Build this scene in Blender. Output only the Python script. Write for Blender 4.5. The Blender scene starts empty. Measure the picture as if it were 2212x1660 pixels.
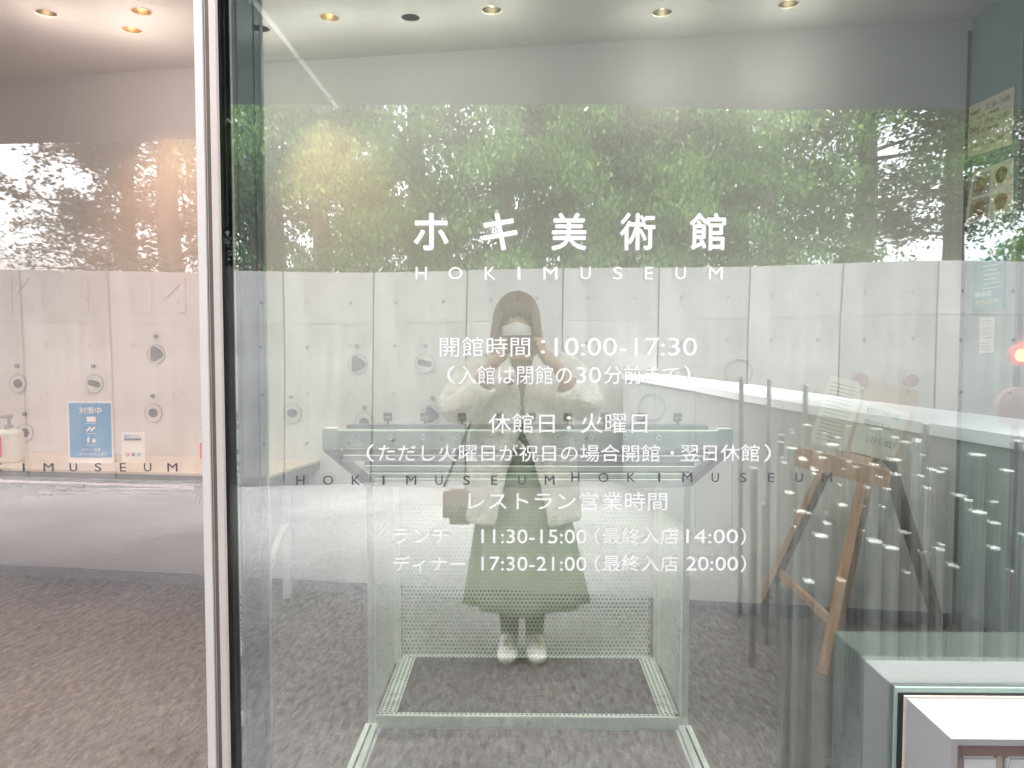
import bpy, bmesh, math, random
from mathutils import Vector, Matrix
random.seed(7)
R = math.radians
sc = bpy.context.scene
C = sc.collection

# ------------------------------------------------------------ camera, sky, sun, exposure
F = 1661.0; CX, CY = 1106.0, 830.0          # focal length and centre of a 2212 x 1660 picture
CAM = Vector((0.0, -1.5, 1.34))
cd = bpy.data.cameras.new("camera"); cam = bpy.data.objects.new("camera", cd); C.objects.link(cam)
cd.sensor_width = 36.0; cd.lens = 36.0 * F / 2212.0; cd.clip_start = 0.004; cd.clip_end = 400
cam.location = CAM; cam.rotation_euler = (R(90 - 2.757), 0, R(0.828))
sc.camera = cam
ROT = cam.rotation_euler.to_matrix()

SUN_EL, SUN_AZ = R(85), R(-14)
w = bpy.data.worlds.new("World"); sc.world = w; w.use_nodes = True
nt = w.node_tree; bg = nt.nodes["Background"]
sky = nt.nodes.new("ShaderNodeTexSky"); sky.sky_type = 'NISHITA'; sky.sun_disc = False
sky.sun_elevation = SUN_EL; sky.sun_rotation = SUN_AZ; sky.dust_density = 6.0; sky.air_density = 1.0
hs = nt.nodes.new("ShaderNodeHueSaturation"); hs.inputs["Saturation"].default_value = 0.22
nt.links.new(sky.outputs[0], hs.inputs["Color"]); nt.links.new(hs.outputs[0], bg.inputs[0])
bg.inputs[1].default_value = 0.15
ld = bpy.data.lights.new("sun", 'SUN'); ld.energy = 1.3; ld.angle = R(110); ld.color = (1, .97, .93)
sun = bpy.data.objects.new("sun", ld); C.objects.link(sun)
sd = Vector((math.sin(SUN_AZ) * math.cos(SUN_EL), math.cos(SUN_AZ) * math.cos(SUN_EL), math.sin(SUN_EL)))
sun.rotation_euler = sd.to_track_quat('Z', 'Y').to_euler()
sc.view_settings.view_transform = 'Standard'; sc.view_settings.look = 'None'
sc.view_settings.gamma = 1; sc.view_settings.exposure = 2.95
try: sc.view_settings.use_curve_mapping = False
except Exception: pass
sc.cycles.max_bounces = 10; sc.cycles.transparent_max_bounces = 24; sc.cycles.glossy_bounces = 6; sc.cycles.diffuse_bounces = 4
sc.cycles.caustics_reflective = False; sc.cycles.caustics_refractive = False
sc.cycles.sample_clamp_indirect = 6.0

# ------------------------------------------------------------ geometry of sight (used only to read positions off the survey)
def ray(px, py):
    return ROT @ Vector(((px - CX) / F, -(py - CY) / F, -1.0))
def G(px, py, d):                            # point at distance d in front of the camera, measured square to the glass
    r = ray(px, py); return CAM + r * (d / r.y)
def M(px, py, d):                            # the same, for what stands outside and is seen mirrored in the glass
    g = G(px, py, d); return Vector((g.x, -g.y, g.z))
def onplane(px, py, p0, n):
    r = ray(px, py); t = (p0 - CAM).dot(n) / r.dot(n); return CAM + r * t

# ------------------------------------------------------------ materials
def mat(name, col, rough=0.6, metal=0.0, var=0.0, scale=8.0, bump=0.0, bscale=None, col2=None, spec=0.5, detail=4, stretch=None, coat=0, alpha=None):
    m = bpy.data.materials.new(name); m.use_nodes = True; t = m.node_tree
    b = t.nodes["Principled BSDF"]
    b.inputs["Base Color"].default_value = (*col, 1); b.inputs["Roughness"].default_value = rough
    b.inputs["Metallic"].default_value = metal; b.inputs["Specular IOR Level"].default_value = spec
    b.inputs["Coat Weight"].default_value = coat
    tc = t.nodes.new("ShaderNodeTexCoord"); mp = t.nodes.new("ShaderNodeMapping")
    if stretch: mp.inputs["Scale"].default_value = stretch
    t.links.new(tc.outputs["Object"], mp.inputs[0])
    if var or col2:
        n = t.nodes.new("ShaderNodeTexNoise"); n.inputs["Scale"].default_value = scale; n.inputs["Detail"].default_value = detail
        t.links.new(mp.outputs[0], n.inputs[0])
        rp = t.nodes.new("ShaderNodeValToRGB")
        c2 = col2 or tuple(max(0, c * (1 + var)) for c in col); c1 = col if col2 else tuple(c * (1 - var) for c in col)
        rp.color_ramp.elements[0].position = .34; rp.color_ramp.elements[1].position = .66
        rp.color_ramp.elements[0].color = (*c1, 1); rp.color_ramp.elements[1].color = (*c2, 1)
        t.links.new(n.outputs[0], rp.inputs[0]); t.links.new(rp.outputs[0], b.inputs["Base Color"])
    if bump:
        n2 = t.nodes.new("ShaderNodeTexNoise"); n2.inputs["Scale"].default_value = bscale or scale * 4; n2.inputs["Detail"].default_value = 5
        t.links.new(mp.outputs[0], n2.inputs[0])
        bp = t.nodes.new("ShaderNodeBump"); bp.inputs["Strength"].default_value = bump; bp.inputs["Distance"].default_value = .01
        t.links.new(n2.outputs[0], bp.inputs["Height"]); t.links.new(bp.outputs[0], b.inputs["Normal"])
    return m
def glass_mat(name, tint, refl, rtint=(1, 1, 1), wob=0.0, film=0.0):
    m = bpy.data.materials.new(name); m.use_nodes = True; t = m.node_tree; t.nodes.clear()
    o = t.nodes.new("ShaderNodeOutputMaterial"); mx = t.nodes.new("ShaderNodeMixShader")
    tr = t.nodes.new("ShaderNodeBsdfTransparent"); tr.inputs[0].default_value = (*tint, 1)
    gl = t.nodes.new("ShaderNodeBsdfGlossy"); gl.inputs["Roughness"].default_value = 0.0; gl.inputs[0].default_value = (*rtint, 1)
    lw = t.nodes.new("ShaderNodeLayerWeight"); lw.inputs[0].default_value = .25
    ma = t.nodes.new("ShaderNodeMath"); ma.operation = 'MULTIPLY_ADD'; ma.inputs[1].default_value = .5; ma.inputs[2].default_value = refl; ma.use_clamp = True
    t.links.new(lw.outputs["Fresnel"], ma.inputs[0]); t.links.new(ma.outputs[0], mx.inputs[0])
    t.links.new(tr.outputs[0], mx.inputs[1]); t.links.new(gl.outputs[0], mx.inputs[2])
    if film:
        df = t.nodes.new("ShaderNodeBsdfDiffuse"); df.inputs[0].default_value = (.85, .85, .82, 1); m2 = t.nodes.new("ShaderNodeMixShader")
        tc2 = t.nodes.new("ShaderNodeTexCoord"); mp2 = t.nodes.new("ShaderNodeMapping"); mp2.inputs["Rotation"].default_value = (0, .5, 0); mp2.inputs["Scale"].default_value = (2.2, 1, 1.0)
        nz = t.nodes.new("ShaderNodeTexNoise"); nz.inputs["Scale"].default_value = 2.4; nz.inputs["Detail"].default_value = 8; nz.inputs["Roughness"].default_value = .62
        mr = t.nodes.new("ShaderNodeMapRange"); mr.inputs[1].default_value = .3; mr.inputs[2].default_value = .75; mr.inputs[3].default_value = film * .6; mr.inputs[4].default_value = film * 1.7
        t.links.new(tc2.outputs["Object"], mp2.inputs[0]); t.links.new(mp2.outputs[0], nz.inputs[0]); t.links.new(nz.outputs[0], mr.inputs[0]); t.links.new(mr.outputs[0], m2.inputs[0])
        t.links.new(mx.outputs[0], m2.inputs[1]); t.links.new(df.outputs[0], m2.inputs[2]); t.links.new(m2.outputs[0], o.inputs[0])
    else: t.links.new(mx.outputs[0], o.inputs[0])
    if wob:
        tc = t.nodes.new("ShaderNodeTexCoord"); n = t.nodes.new("ShaderNodeTexNoise"); n.inputs["Scale"].default_value = 1.6; n.inputs["Detail"].default_value = 0
        t.links.new(tc.outputs["Object"], n.inputs[0]); bp = t.nodes.new("ShaderNodeBump"); bp.inputs["Strength"].default_value = 1.0; bp.inputs["Distance"].default_value = wob
        t.links.new(n.outputs[0], bp.inputs["Height"]); t.links.new(bp.outputs[0], gl.inputs["Normal"])
    return m
def emit(name, col, s):
    m = bpy.data.materials.new(name); m.use_nodes = True; b = m.node_tree.nodes["Principled BSDF"]
    b.inputs["Base Color"].default_value = (*col, 1); b.inputs["Emission Color"].default_value = (*col, 1); b.inputs["Emission Strength"].default_value = s
    return m
def fibre(name, c1, c2, sc1, bumpd, rough=.95):
    """coarse woven or chipped surface seen on the mat and the paving"""
    m = bpy.data.materials.new(name); m.use_nodes = True; t = m.node_tree; b = t.nodes["Principled BSDF"]; b.inputs["Roughness"].default_value = rough
    tc = t.nodes.new("ShaderNodeTexCoord"); mp = t.nodes.new("ShaderNodeMapping"); mp.inputs["Scale"].default_value = (1.0, .42, 1)
    mp.inputs["Rotation"].default_value = (0, 0, R(28)); t.links.new(tc.outputs["Object"], mp.inputs[0])
    n = t.nodes.new("ShaderNodeTexNoise"); n.inputs["Scale"].default_value = sc1; n.inputs["Detail"].default_value = 6; n.inputs["Roughness"].default_value = .7; n.inputs["Distortion"].default_value = .6
    n3 = t.nodes.new("ShaderNodeTexNoise"); n3.inputs["Scale"].default_value = 1.3; n3.inputs["Detail"].default_value = 3
    t.links.new(mp.outputs[0], n.inputs[0]); t.links.new(tc.outputs["Object"], n3.inputs[0])
    rp = t.nodes.new("ShaderNodeValToRGB"); rp.color_ramp.elements[0].position = .36; rp.color_ramp.elements[1].position = .64
    rp.color_ramp.elements[0].color = (*c1, 1); rp.color_ramp.elements[1].color = (*c2, 1); t.links.new(n.outputs[0], rp.inputs[0])
    mr = t.nodes.new("ShaderNodeMapRange"); mr.inputs[1].default_value = .3; mr.inputs[2].default_value = .7; mr.inputs[3].default_value = .82; mr.inputs[4].default_value = 1.15
    t.links.new(n3.outputs[0], mr.inputs[0])
    mx = t.nodes.new("ShaderNodeVectorMath"); mx.operation = 'SCALE'; t.links.new(rp.outputs[0], mx.inputs[0]); t.links.new(mr.outputs[0], mx.inputs["Scale"])
    t.links.new(mx.outputs[0], b.inputs["Base Color"])
    bp = t.nodes.new("ShaderNodeBump"); bp.inputs["Strength"].default_value = .8; bp.inputs["Distance"].default_value = bumpd
    t.links.new(n.outputs[0], bp.inputs["Height"]); t.links.new(bp.outputs[0], b.inputs["Normal"])
    return m

MT = {}
MT['carpet'] = fibre("carpet", (.045, .031, .025), (.155, .110, .090), 56, .006)
MT['paving'] = fibre("paving", (.075, .072, .075), (.235, .228, .235), 44, .008)
MT['concrete'] = mat("concrete", (.23, .227, .228), .85, var=.15, scale=2.2, bump=.15, bscale=30)
_t = MT['concrete'].node_tree; _b = _t.nodes["Principled BSDF"]; _src = _b.inputs["Base Color"].links[0].from_socket
_oi = _t.nodes.new("ShaderNodeObjectInfo"); _mr = _t.nodes.new("ShaderNodeMapRange"); _mr.inputs[3].default_value = .90; _mr.inputs[4].default_value = 1.08
_tc = _t.nodes.new("ShaderNodeTexCoord"); _mp = _t.nodes.new("ShaderNodeMapping"); _mp.inputs["Scale"].default_value = (14, 14, .9); _n = _t.nodes.new("ShaderNodeTexNoise"); _n.inputs["Scale"].default_value = 1.0; _n.inputs["Detail"].default_value = 6
_t.links.new(_tc.outputs["Object"], _mp.inputs[0]); _t.links.new(_mp.outputs[0], _n.inputs[0]); _m2 = _t.nodes.new("ShaderNodeMapRange"); _m2.inputs[1].default_value = .35; _m2.inputs[2].default_value = .7; _m2.inputs[3].default_value = 1.04; _m2.inputs[4].default_value = .84
_t.links.new(_n.outputs[0], _m2.inputs[0]); _t.links.new(_oi.outputs["Random"], _mr.inputs[0]); _mm = _t.nodes.new("ShaderNodeMath"); _mm.operation = 'MULTIPLY'; _t.links.new(_mr.outputs[0], _mm.inputs[0]); _t.links.new(_m2.outputs[0], _mm.inputs[1])
_vs = _t.nodes.new("ShaderNodeVectorMath"); _vs.operation = 'SCALE'; _t.links.new(_src, _vs.inputs[0]); _t.links.new(_mm.outputs[0], _vs.inputs["Scale"]); _t.links.new(_vs.outputs[0], _b.inputs["Base Color"])
MT['joint'] = mat("joint", (.09, .09, .09), .9)
MT['hole'] = mat("hole", (.06, .06, .06), .9)
MT['lowwall'] = mat("lowwall", (.31, .32, .32), .8, var=.08, scale=3, bump=.1)
MT['whitecap'] = mat("whitecap", (.82, .83, .85), .35, coat=.6)  # on the low wall this colour carries the sky light on its top
MT['plaster'] = mat("plaster", (.66, .65, .66), .9, var=.03, scale=2, bump=.04, bscale=120)
MT['ceil'] = mat("ceil", (.72, .71, .71), .9, var=.02, scale=2, bump=.03, bscale=150)
MT['ceil2'] = mat("ceil2", (.74, .74, .73), .9, var=.02)
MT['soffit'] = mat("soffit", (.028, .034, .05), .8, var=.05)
MT['sidewall'] = mat("sidewall", (.22, .30, .28), .35, var=.05, scale=2)
MT['white'] = mat("white", (.345, .342, .352), .45, var=.03, scale=6, bump=.03)
MT['paperwhite'] = mat('paperwhite', (.84, .83, .84), .6)
MT['letter'] = mat("letter", (.93, .92, .94), .5)
MT['dark_letter'] = mat("dark_letter", (.10, .09, .12), .5)
MT['frame_white'] = mat("frame_white", (.70, .66, .65), .4, metal=.0, var=.03, scale=3)
MT['frame_brown'] = mat("frame_brown", (.20, .165, .155), .5, var=.05)
MT['frame_pink'] = mat("frame_pink", (.62, .55, .52), .4, var=.03)
MT['black'] = mat("black", (.006, .007, .009), .9, spec=.1)
MT['greymetal'] = mat("greymetal", (.34, .36, .37), .35, metal=.6, var=.05, stretch=(1, 1, .1))
MT['steel'] = mat("steel", (.66, .70, .69), .45, metal=.1, var=.08, scale=20, bump=.02)
MT['greensteel'] = mat("greensteel", (.74, .83, .76), .45, metal=.0, var=.06, scale=9, bump=.04)
MT['darkrail'] = mat("darkrail", (.13, .14, .15), .5, metal=.4, var=.1)
MT['chrome'] = mat("chrome", (.8, .8, .82), .15, metal=1)
MT['counter'] = mat("counter", (.62, .53, .42), .35, var=.08, scale=5, stretch=(1, 6, 1))
MT['wood'] = mat("wood", (.50, .28, .16), .55, var=.25, scale=5, stretch=(9, 9, .8), bump=.06, bscale=12)
MT['wood2'] = mat("wood2", (.24, .14, .11), .6, var=.3, scale=6, stretch=(6, 6, .8))
MT['paper'] = mat("paper", (.72, .71, .66), .8, var=.03, scale=12)
MT['paper2'] = mat("paper2", (.66, .64, .50), .8, var=.04, scale=9)
MT['pinkboard'] = mat("pinkboard", (.62, .47, .40), .85, var=.06)
MT['ink'] = mat("ink", (.06, .06, .06), .8)
MT['blue'] = mat("blue", (.06, .30, .62), .45, var=.06, scale=4)
MT['teal'] = mat("teal", (.02, .22, .25), .5, var=.06)
MT['yellow'] = mat("yellow", (.75, .62, .18), .6)
MT['skyprint'] = mat("skyprint", (.25, .40, .60), .6, col2=(.75, .8, .85), scale=14)
MT['slate'] = mat("slate", (.14, .15, .16), .7)
MT['pinklabel'] = mat("pinklabel", (.75, .08, .13), .5)
MT['bottle'] = mat("bottle", (.72, .72, .66), .3, coat=.4)
MT['skin'] = mat("skin", (.62, .40, .30), .55, var=.04, scale=9)
MT['hair'] = mat("hair", (.15, .075, .05), .45, col2=(.27, .155, .10), scale=30, stretch=(9, 9, .6), bump=.4, bscale=40)
MT['fleece'] = mat("fleece", (.90, .85, .81), .98, var=.12, scale=26, bump=1.0, bscale=75)
MT['skirt'] = mat("skirt", (.27, .30, .22), .9, var=.12, scale=10, bump=.2, bscale=90)
MT['tights'] = mat("tights", (.05, .06, .05), .8)
MT['shoe'] = mat("shoe", (.75, .73, .70), .6, var=.05)
MT['sole'] = mat("sole", (.25, .24, .22), .8)
MT['maskw'] = mat("maskw", (.80, .79, .77), .9, bump=.1, bscale=60)
MT['phone'] = mat("phone", (.14, .07, .05), .3, coat=.5)
MT['brooch'] = mat("brooch", (.28, .01, .03), .25, coat=1)
MT['bag'] = mat("bag", (.44, .37, .31), .75, var=.1, bump=.1)
MT['sweater'] = mat("sweater", (.22, .14, .10), .95, bump=.3, bscale=60)
MT['bark'] = mat("bark", (.10, .075, .06), .95, var=.3, scale=12, stretch=(2, 2, .4), bump=.6, bscale=20)
MT['palebark'] = mat("palebark", (.34, .31, .26), .9, var=.2, scale=9, stretch=(2, 2, .4), bump=.3)
MT['tile'] = mat("tile", (.84, .82, .83), .2, var=.03, scale=20, coat=.7, bump=.1, bscale=18)
MT['beige'] = mat("beige", (.66, .57, .50), .6, var=.06)
MT['brownlining'] = mat("brownlining", (.26, .17, .155), .7, var=.2, scale=14)
MT['gasket'] = mat("gasket", (.02, .025, .025), .4)
MT['greenedge'] = mat("greenedge", (.32, .42, .38), .3, var=.08)
MT['niche'] = mat("niche", (.20, .235, .23), .6, var=.03)
MT['redglow'] = emit("redglow", (1, .08, .03), 2.2)
MT['redrim'] = mat("redrim", (.65, .12, .12), .5)
MT['rosedisc'] = mat("rosedisc", (.40, .27, .29), .6)
MT['can'] = mat("can", (.035, .03, .025), .4, metal=.5)
MT['canlow'] = mat("canlow", (.30, .20, .11), .35, metal=.3)
MT['bulb'] = emit("bulb", (1, .80, .50), 9)
MT['discrim'] = mat("discrim", (.32, .31, .29), .4)
MT['disc'] = mat("disc", (.62, .61, .58), .3, coat=.5)
MT['blob'] = mat("blob", (.07, .065, .085), .6)
MT['glass_right'] = glass_mat("glass_right", (.93, .99, .96), .29, wob=.004, film=.013)
MT['glass_left'] = glass_mat("glass_left", (1.0, .955, .935), .19, wob=.003, film=.01)
MT['glass_dark'] = glass_mat('glass_dark', (.9, .95, .95), .035)
MT['glass_edge'] = glass_mat("glass_edge", (.45, .52, .55), .05)
def leafmat(name, c1, c2):
    m = bpy.data.materials.new(name); m.use_nodes = True; t = m.node_tree; b = t.nodes["Principled BSDF"]; b.inputs["Roughness"].default_value = .9; b.inputs["Specular IOR Level"].default_value = .15
    g = t.nodes.new("ShaderNodeNewGeometry"); rp = t.nodes.new("ShaderNodeValToRGB")
    rp.color_ramp.elements[0].color = (*c1, 1); rp.color_ramp.elements[1].color = (*c2, 1)
    t.links.new(g.outputs["Random Per Island"], rp.inputs[0]); t.links.new(rp.outputs[0], b.inputs["Base Color"])
    tl = t.nodes.new("ShaderNodeBsdfTranslucent"); t.links.new(rp.outputs[0], tl.inputs[0]); mx = t.nodes.new("ShaderNodeMixShader"); mx.inputs[0].default_value = .35
    t.links.new(b.outputs[0], mx.inputs[1]); t.links.new(tl.outputs[0], mx.inputs[2]); t.links.new(mx.outputs[0], t.nodes["Material Output"].inputs[0])
    return m
MT['needle'] = leafmat("needle", (.04, .095, .025), (.165, .27, .085))
MT['leaf'] = leafmat("leaf", (.03, .035, .02), (.09, .09, .05))

# ------------------------------------------------------------ mesh helpers
def tag(o, label=None, cat=None, group=None, kind=None):
    if label: o['label'] = label
    if cat: o['category'] = cat
    if group: o['group'] = group
    if kind: o['kind'] = kind
    return o
def empty(name, loc, label, cat, group=None, rz=0):
    o = bpy.data.objects.new(name, None); C.objects.link(o); o.location = loc; o.rotation_euler = (0, 0, rz); o.empty_display_size = .05
    return tag(o, label, cat, group)
def link(name, me, m, parent=None, smooth=False):
    o = bpy.data.objects.new(name, me); C.objects.link(o)
    if m is not None and not me.materials: me.materials.append(MT[m] if isinstance(m, str) else m)
    if smooth:
        for p in me.polygons: p.use_smooth = True
    if parent is not None:
        o.parent = parent
        o.matrix_parent_inverse = PI(parent)
    return o
def PI(p):
    if p.type != 'EMPTY': return Matrix.Identity(4)
    mm = Matrix.LocRotScale(p.location, p.rotation_euler, p.scale)
    if p.parent is not None: mm = PI(p.parent).inverted() @ mm if False else Matrix.LocRotScale(p.location, p.rotation_euler, p.scale)
    return mm.inverted() if p.type == 'EMPTY' else Matrix.Identity(4)
class B:
    def __init__(s): s.v = []; s.f = []
    def box(s, x0, x1, y0, y1, z0, z1, mw=None):
        return s.hexa([(x0, y0, z0), (x1, y0, z0), (x1, y1, z0), (x0, y1, z0), (x0, y0, z1), (x1, y0, z1), (x1, y1, z1), (x0, y1, z1)], mw)
    def hexa(s, pts, mw=None):
        b = len(s.v); s.v += [tuple(mw @ Vector(p)) if mw else tuple(p) for p in pts]
        s.f += [tuple(b + i for i in q) for q in ((0, 3, 2, 1), (4, 5, 6, 7), (0, 1, 5, 4), (1, 2, 6, 5), (2, 3, 7, 6), (3, 0, 4, 7))]; return s
    def tube(s, pts, rad, n=10, cap=True, sy=1.0):
        pts = [Vector(p) for p in pts]; rads = rad if isinstance(rad, (list, tuple)) else [rad] * len(pts)
        b = len(s.v); prev = None
        for i, p in enumerate(pts):
            t = (pts[min(i + 1, len(pts) - 1)] - pts[max(i - 1, 0)]).normalized()
            u = t.orthogonal().normalized() if prev is None else (prev - t * prev.dot(t)).normalized()
            prev = u; v = t.cross(u)
            for k in range(n):
                a = 2 * math.pi * k / n; s.v.append(tuple(p + (u * math.cos(a) + v * math.sin(a) * sy) * rads[i]))
        for i in range(len(pts) - 1):
            for k in range(n):
                s.f.append((b + i * n + k, b + i * n + (k + 1) % n, b + (i + 1) * n + (k + 1) % n, b + (i + 1) * n + k))
        if cap:
            s.f.append(tuple(b + k for k in reversed(range(n)))); s.f.append(tuple(b + (len(pts) - 1) * n + k for k in range(n)))
        return s
    def bar(s, a, b_, wx, wy, up=(0, 0, 1)):       # rectangular bar from a to b
        a = Vector(a); b_ = Vector(b_); t = (b_ - a).normalized(); u = t.cross(Vector(up))
        u = u.normalized() if u.length > 1e-4 else Vector((1, 0, 0)); v = u.cross(t).normalized()
        P = []
        for q in (a, b_):
            for (i, j) in ((-1, -1), (1, -1), (1, 1), (-1, 1)): P.append(q + u * (wx / 2 * i) + v * (wy / 2 * j))
        return s.hexa(P)
    def prism(s, outline, z0, z1, mw):
        n = len(outline); b = len(s.v)
        for z in (z0, z1):
            for (x, y) in outline: s.v.append(tuple(mw @ Vector((x, y, z))))
        s.f.append(tuple(b + i for i in reversed(range(n)))); s.f.append(tuple(b + n + i for i in range(n)))
        for i in range(n): s.f.append((b + i, b + (i + 1) % n, b + n + (i + 1) % n, b + n + i))
        return s
    def rings(s, rings, closed=True, cap=False):
        b = len(s.v); n = len(rings[0])
        for r in rings: s.v += [tuple(p) for p in r]
        for i in range(len(rings) - 1):
            for k in range(n if closed else n - 1):
                s.f.append((b + i * n + k, b + i * n + (k + 1) % n, b + (i + 1) * n + (k + 1) % n, b + (i + 1) * n + k))
        if cap:
            s.f.append(tuple(b + k for k in reversed(range(n)))); s.f.append(tuple(b + (len(rings) - 1) * n + k for k in range(n)))
        return s
    def mesh(s, name='m'):
        me = bpy.data.meshes.new(name); me.from_pydata(s.v, [], s.f); me.update(); return me
    def make(s, name, m, parent=None, bevel=0, smooth=False):
        me = s.mesh(name)
        if bevel:
            bm = bmesh.new(); bm.from_mesh(me); bmesh.ops.bevel(bm, geom=bm.edges[:], offset=bevel, segments=2, affect='EDGES', clamp_overlap=True); bm.to_mesh(me); bm.free()
        return link(name, me, m, parent, smooth)
def struct(o): o['kind'] = 'structure'; return o
def bake(o, mods):
    """apply modifiers to an object's mesh through the dependency graph"""
    for typ, kw in mods:
        md = o.modifiers.new(typ, typ)
        for k, v in kw.items(): setattr(md, k, v)
    bpy.context.view_layer.update(); dg = bpy.context.evaluated_depsgraph_get()
    me = bpy.data.meshes.new_from_object(o.evaluated_get(dg)); o.modifiers.clear(); old = o.data; o.data = me
    return o

# --- lettering: glyph outlines become thin solid sheets
_cache = {}
def glyph(ch, bold):
    k = (ch, bold)
    if k in _cache: return _cache[k]
    cu = bpy.data.curves.new("t", 'FONT'); cu.body = ch; cu.size = 1; cu.resolution_u = 3; cu.offset = bold; cu.extrude = .004
    o = bpy.data.objects.new("t", cu); C.objects.link(o); bpy.context.view_layer.update()
    me = bpy.data.meshes.new_from_object(o.evaluated_get(bpy.context.evaluated_depsgraph_get()))
    V = [tuple(v.co) for v in me.vertices]; Fc = [tuple(p.vertices) for p in me.polygons]
    bpy.data.objects.remove(o); bpy.data.curves.remove(cu); bpy.data.meshes.remove(me)
    _cache[k] = (V, Fc); return _cache[k]
def text_b(b, s, O, U, Vv, Wd, H, bold=0.0, keep=False, thick=0.0):
    """write s inside the rectangle with lower left O, unit right U, unit up Vv, width Wd, height H"""
    V, Fc = glyph(s, bold)
    if not V: return b
    x0 = min(v[0] for v in V); x1 = max(v[0] for v in V); y0 = min(v[1] for v in V); y1 = max(v[1] for v in V)
    sx = Wd / max(x1 - x0, 1e-6); sy = H / max(y1 - y0, 1e-6)
    if keep: sx = sy
    N = U.cross(Vv)
    if thick:                                     # heavier strokes: the same outline laid five times, each sheet a hair above the last
        for q, (du, dv) in enumerate(((0, 0), (thick, 0), (-thick, 0), (0, thick), (0, -thick))):
            text_b(b, s, O + U * (du * Wd) + Vv * (dv * H) + N * (.0002 * q), U, Vv, Wd, H, bold, keep)
        return b
    ox = (Wd - sx * (x1 - x0)) / 2
    n = len(b.v)
    for v in V: b.v.append(tuple(O + U * (ox + (v[0] - x0) * sx) + Vv * ((v[1] - y0) * sy) + N * (v[2] * .1)))
    b.f += [tuple(n + i for i in f) for f in Fc]; return b
def text_px(b, s, x0, y0, x1, y1, d, bold=0.0, keep=False, thick=0.0):
    a = G(x0, y1, d); c = G(x1, y1, d); e = G(x0, y0, d)
    return text_b(b, s, a, Vector((1, 0, 0)), Vector((0, 0, 1)), (c - a).x, (e - a).z, bold, keep, thick)

# ------------------------------------------------------------ ground, building shell
# back wall runs slightly skewed behind the glass
WA = Vector((-4.2, 3.07, 0)); WB = Vector((2.07, 2.15, 0)); WU = (WB - WA).normalized(); WN = Vector((WU.y, -WU.x, 0))   # WN looks to the viewer
if WN.y > 0: WN = -WN
def Wp(px, py): return onplane(px, py, WA, WN)
ZC = 2.85
b = B().box(-60, 60, -60, 60, -.5, 0); g = struct(b.make("ground", 'paving'))
b = B(); b.hexa([(-4.2, .0, .004), (2.07, .0, .004), (2.07, 2.15, .004), (-4.2, 3.07, .004), (-4.2, .0, .01), (2.07, .0, .01), (2.07, 2.15, .01), (-4.2, 3.07, .01)])
struct(b.make("floor", 'carpet'))
b = B(); q = [WA, WB, WB - WN * .2, WA - WN * .2]
b.hexa([(p.x, p.y, .01) for p in q] + [(p.x, p.y, 3.2) for p in q]); back = struct(b.make("back_wall", 'plaster'))
e = empty("added_end_window", (-4.25, 1.5, 0), "added clear glass end wall far left, unseen, lets sky light fill the lobby", "window"); B().box(-4.23, -4.215, .02, 3.0, .012, 2.8).make("glass", 'glass_left', e)  # unseen glazing, added so sky light fills the lobby
b = B().box(2.07, 2.27, .03, 2.4, .01, 3.2); struct(b.make("side_wall", 'sidewall'))
# ceiling with round openings for the lamps
LT = [(100, 28, 1), (305, 25, 0), (285, 65, 0), (563, 62, 2), (712, 38, 0), (887, 38, 2), (1062, 22, 1), (1430, 27, 1), (1703, 9, 1)]
lamps = []
for (px, py, k) in LT:
    r = ray(px, py); t = (ZC - CAM.z) / r.z; lamps.append((CAM + r * t, k))
RL = .045
cu = bpy.data.curves.new("c", 'CURVE'); cu.dimensions = '2D'; cu.fill_mode = 'BOTH'; cu.extrude = .0
sp = cu.splines.new('POLY'); pts = [(-4.2, 1.4), (2.07, 1.4), (2.07, 2.15), (-4.2, 3.07)]; sp.points.add(3); sp.use_cyclic_u = True
for i, p in enumerate(pts): sp.points[i].co = (*p, 0, 1)
for (p, k) in lamps:
    sp = cu.splines.new('POLY'); sp.points.add(31); sp.use_cyclic_u = True
    for i in range(32): sp.points[i].co = (p.x + RL * math.cos(i * math.pi / 16), p.y + RL * math.sin(i * math.pi / 16), 0, 1)
o = bpy.data.objects.new("c", cu); C.objects.link(o); bpy.context.view_layer.update()
me = bpy.data.meshes.new_from_object(o.evaluated_get(bpy.context.evaluated_depsgraph_get())); bpy.data.objects.remove(o)
me.materials.clear(); ce = struct(link("ceiling", me, 'ceil')); ce.location.z = ZC
b = B().box(-4.2, 2.07, .02, 1.78, ZC - .05, ZC - .01); struct(b.make("ceiling_step", 'ceil2'))
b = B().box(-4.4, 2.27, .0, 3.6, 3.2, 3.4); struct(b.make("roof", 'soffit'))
lamp_lab = ["downlight at the far left end of the ceiling with a visible bulb", "brass lit downlight left of the white door post, nearer of two", "brass lit downlight left of the white door post, farther of two",
            "dim downlight beside the green edged glass, crossed by the pipe", "downlight right of the sloping pipe with a warm lower rim", "unlit looking downlight between the warm one and the middle one",
            "downlight over the middle of the window with a bulb in view", "downlight right of the middle with a small bulb in view", "rightmost downlight, cut by the bright ceiling step"]
lamp_e = []
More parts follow.
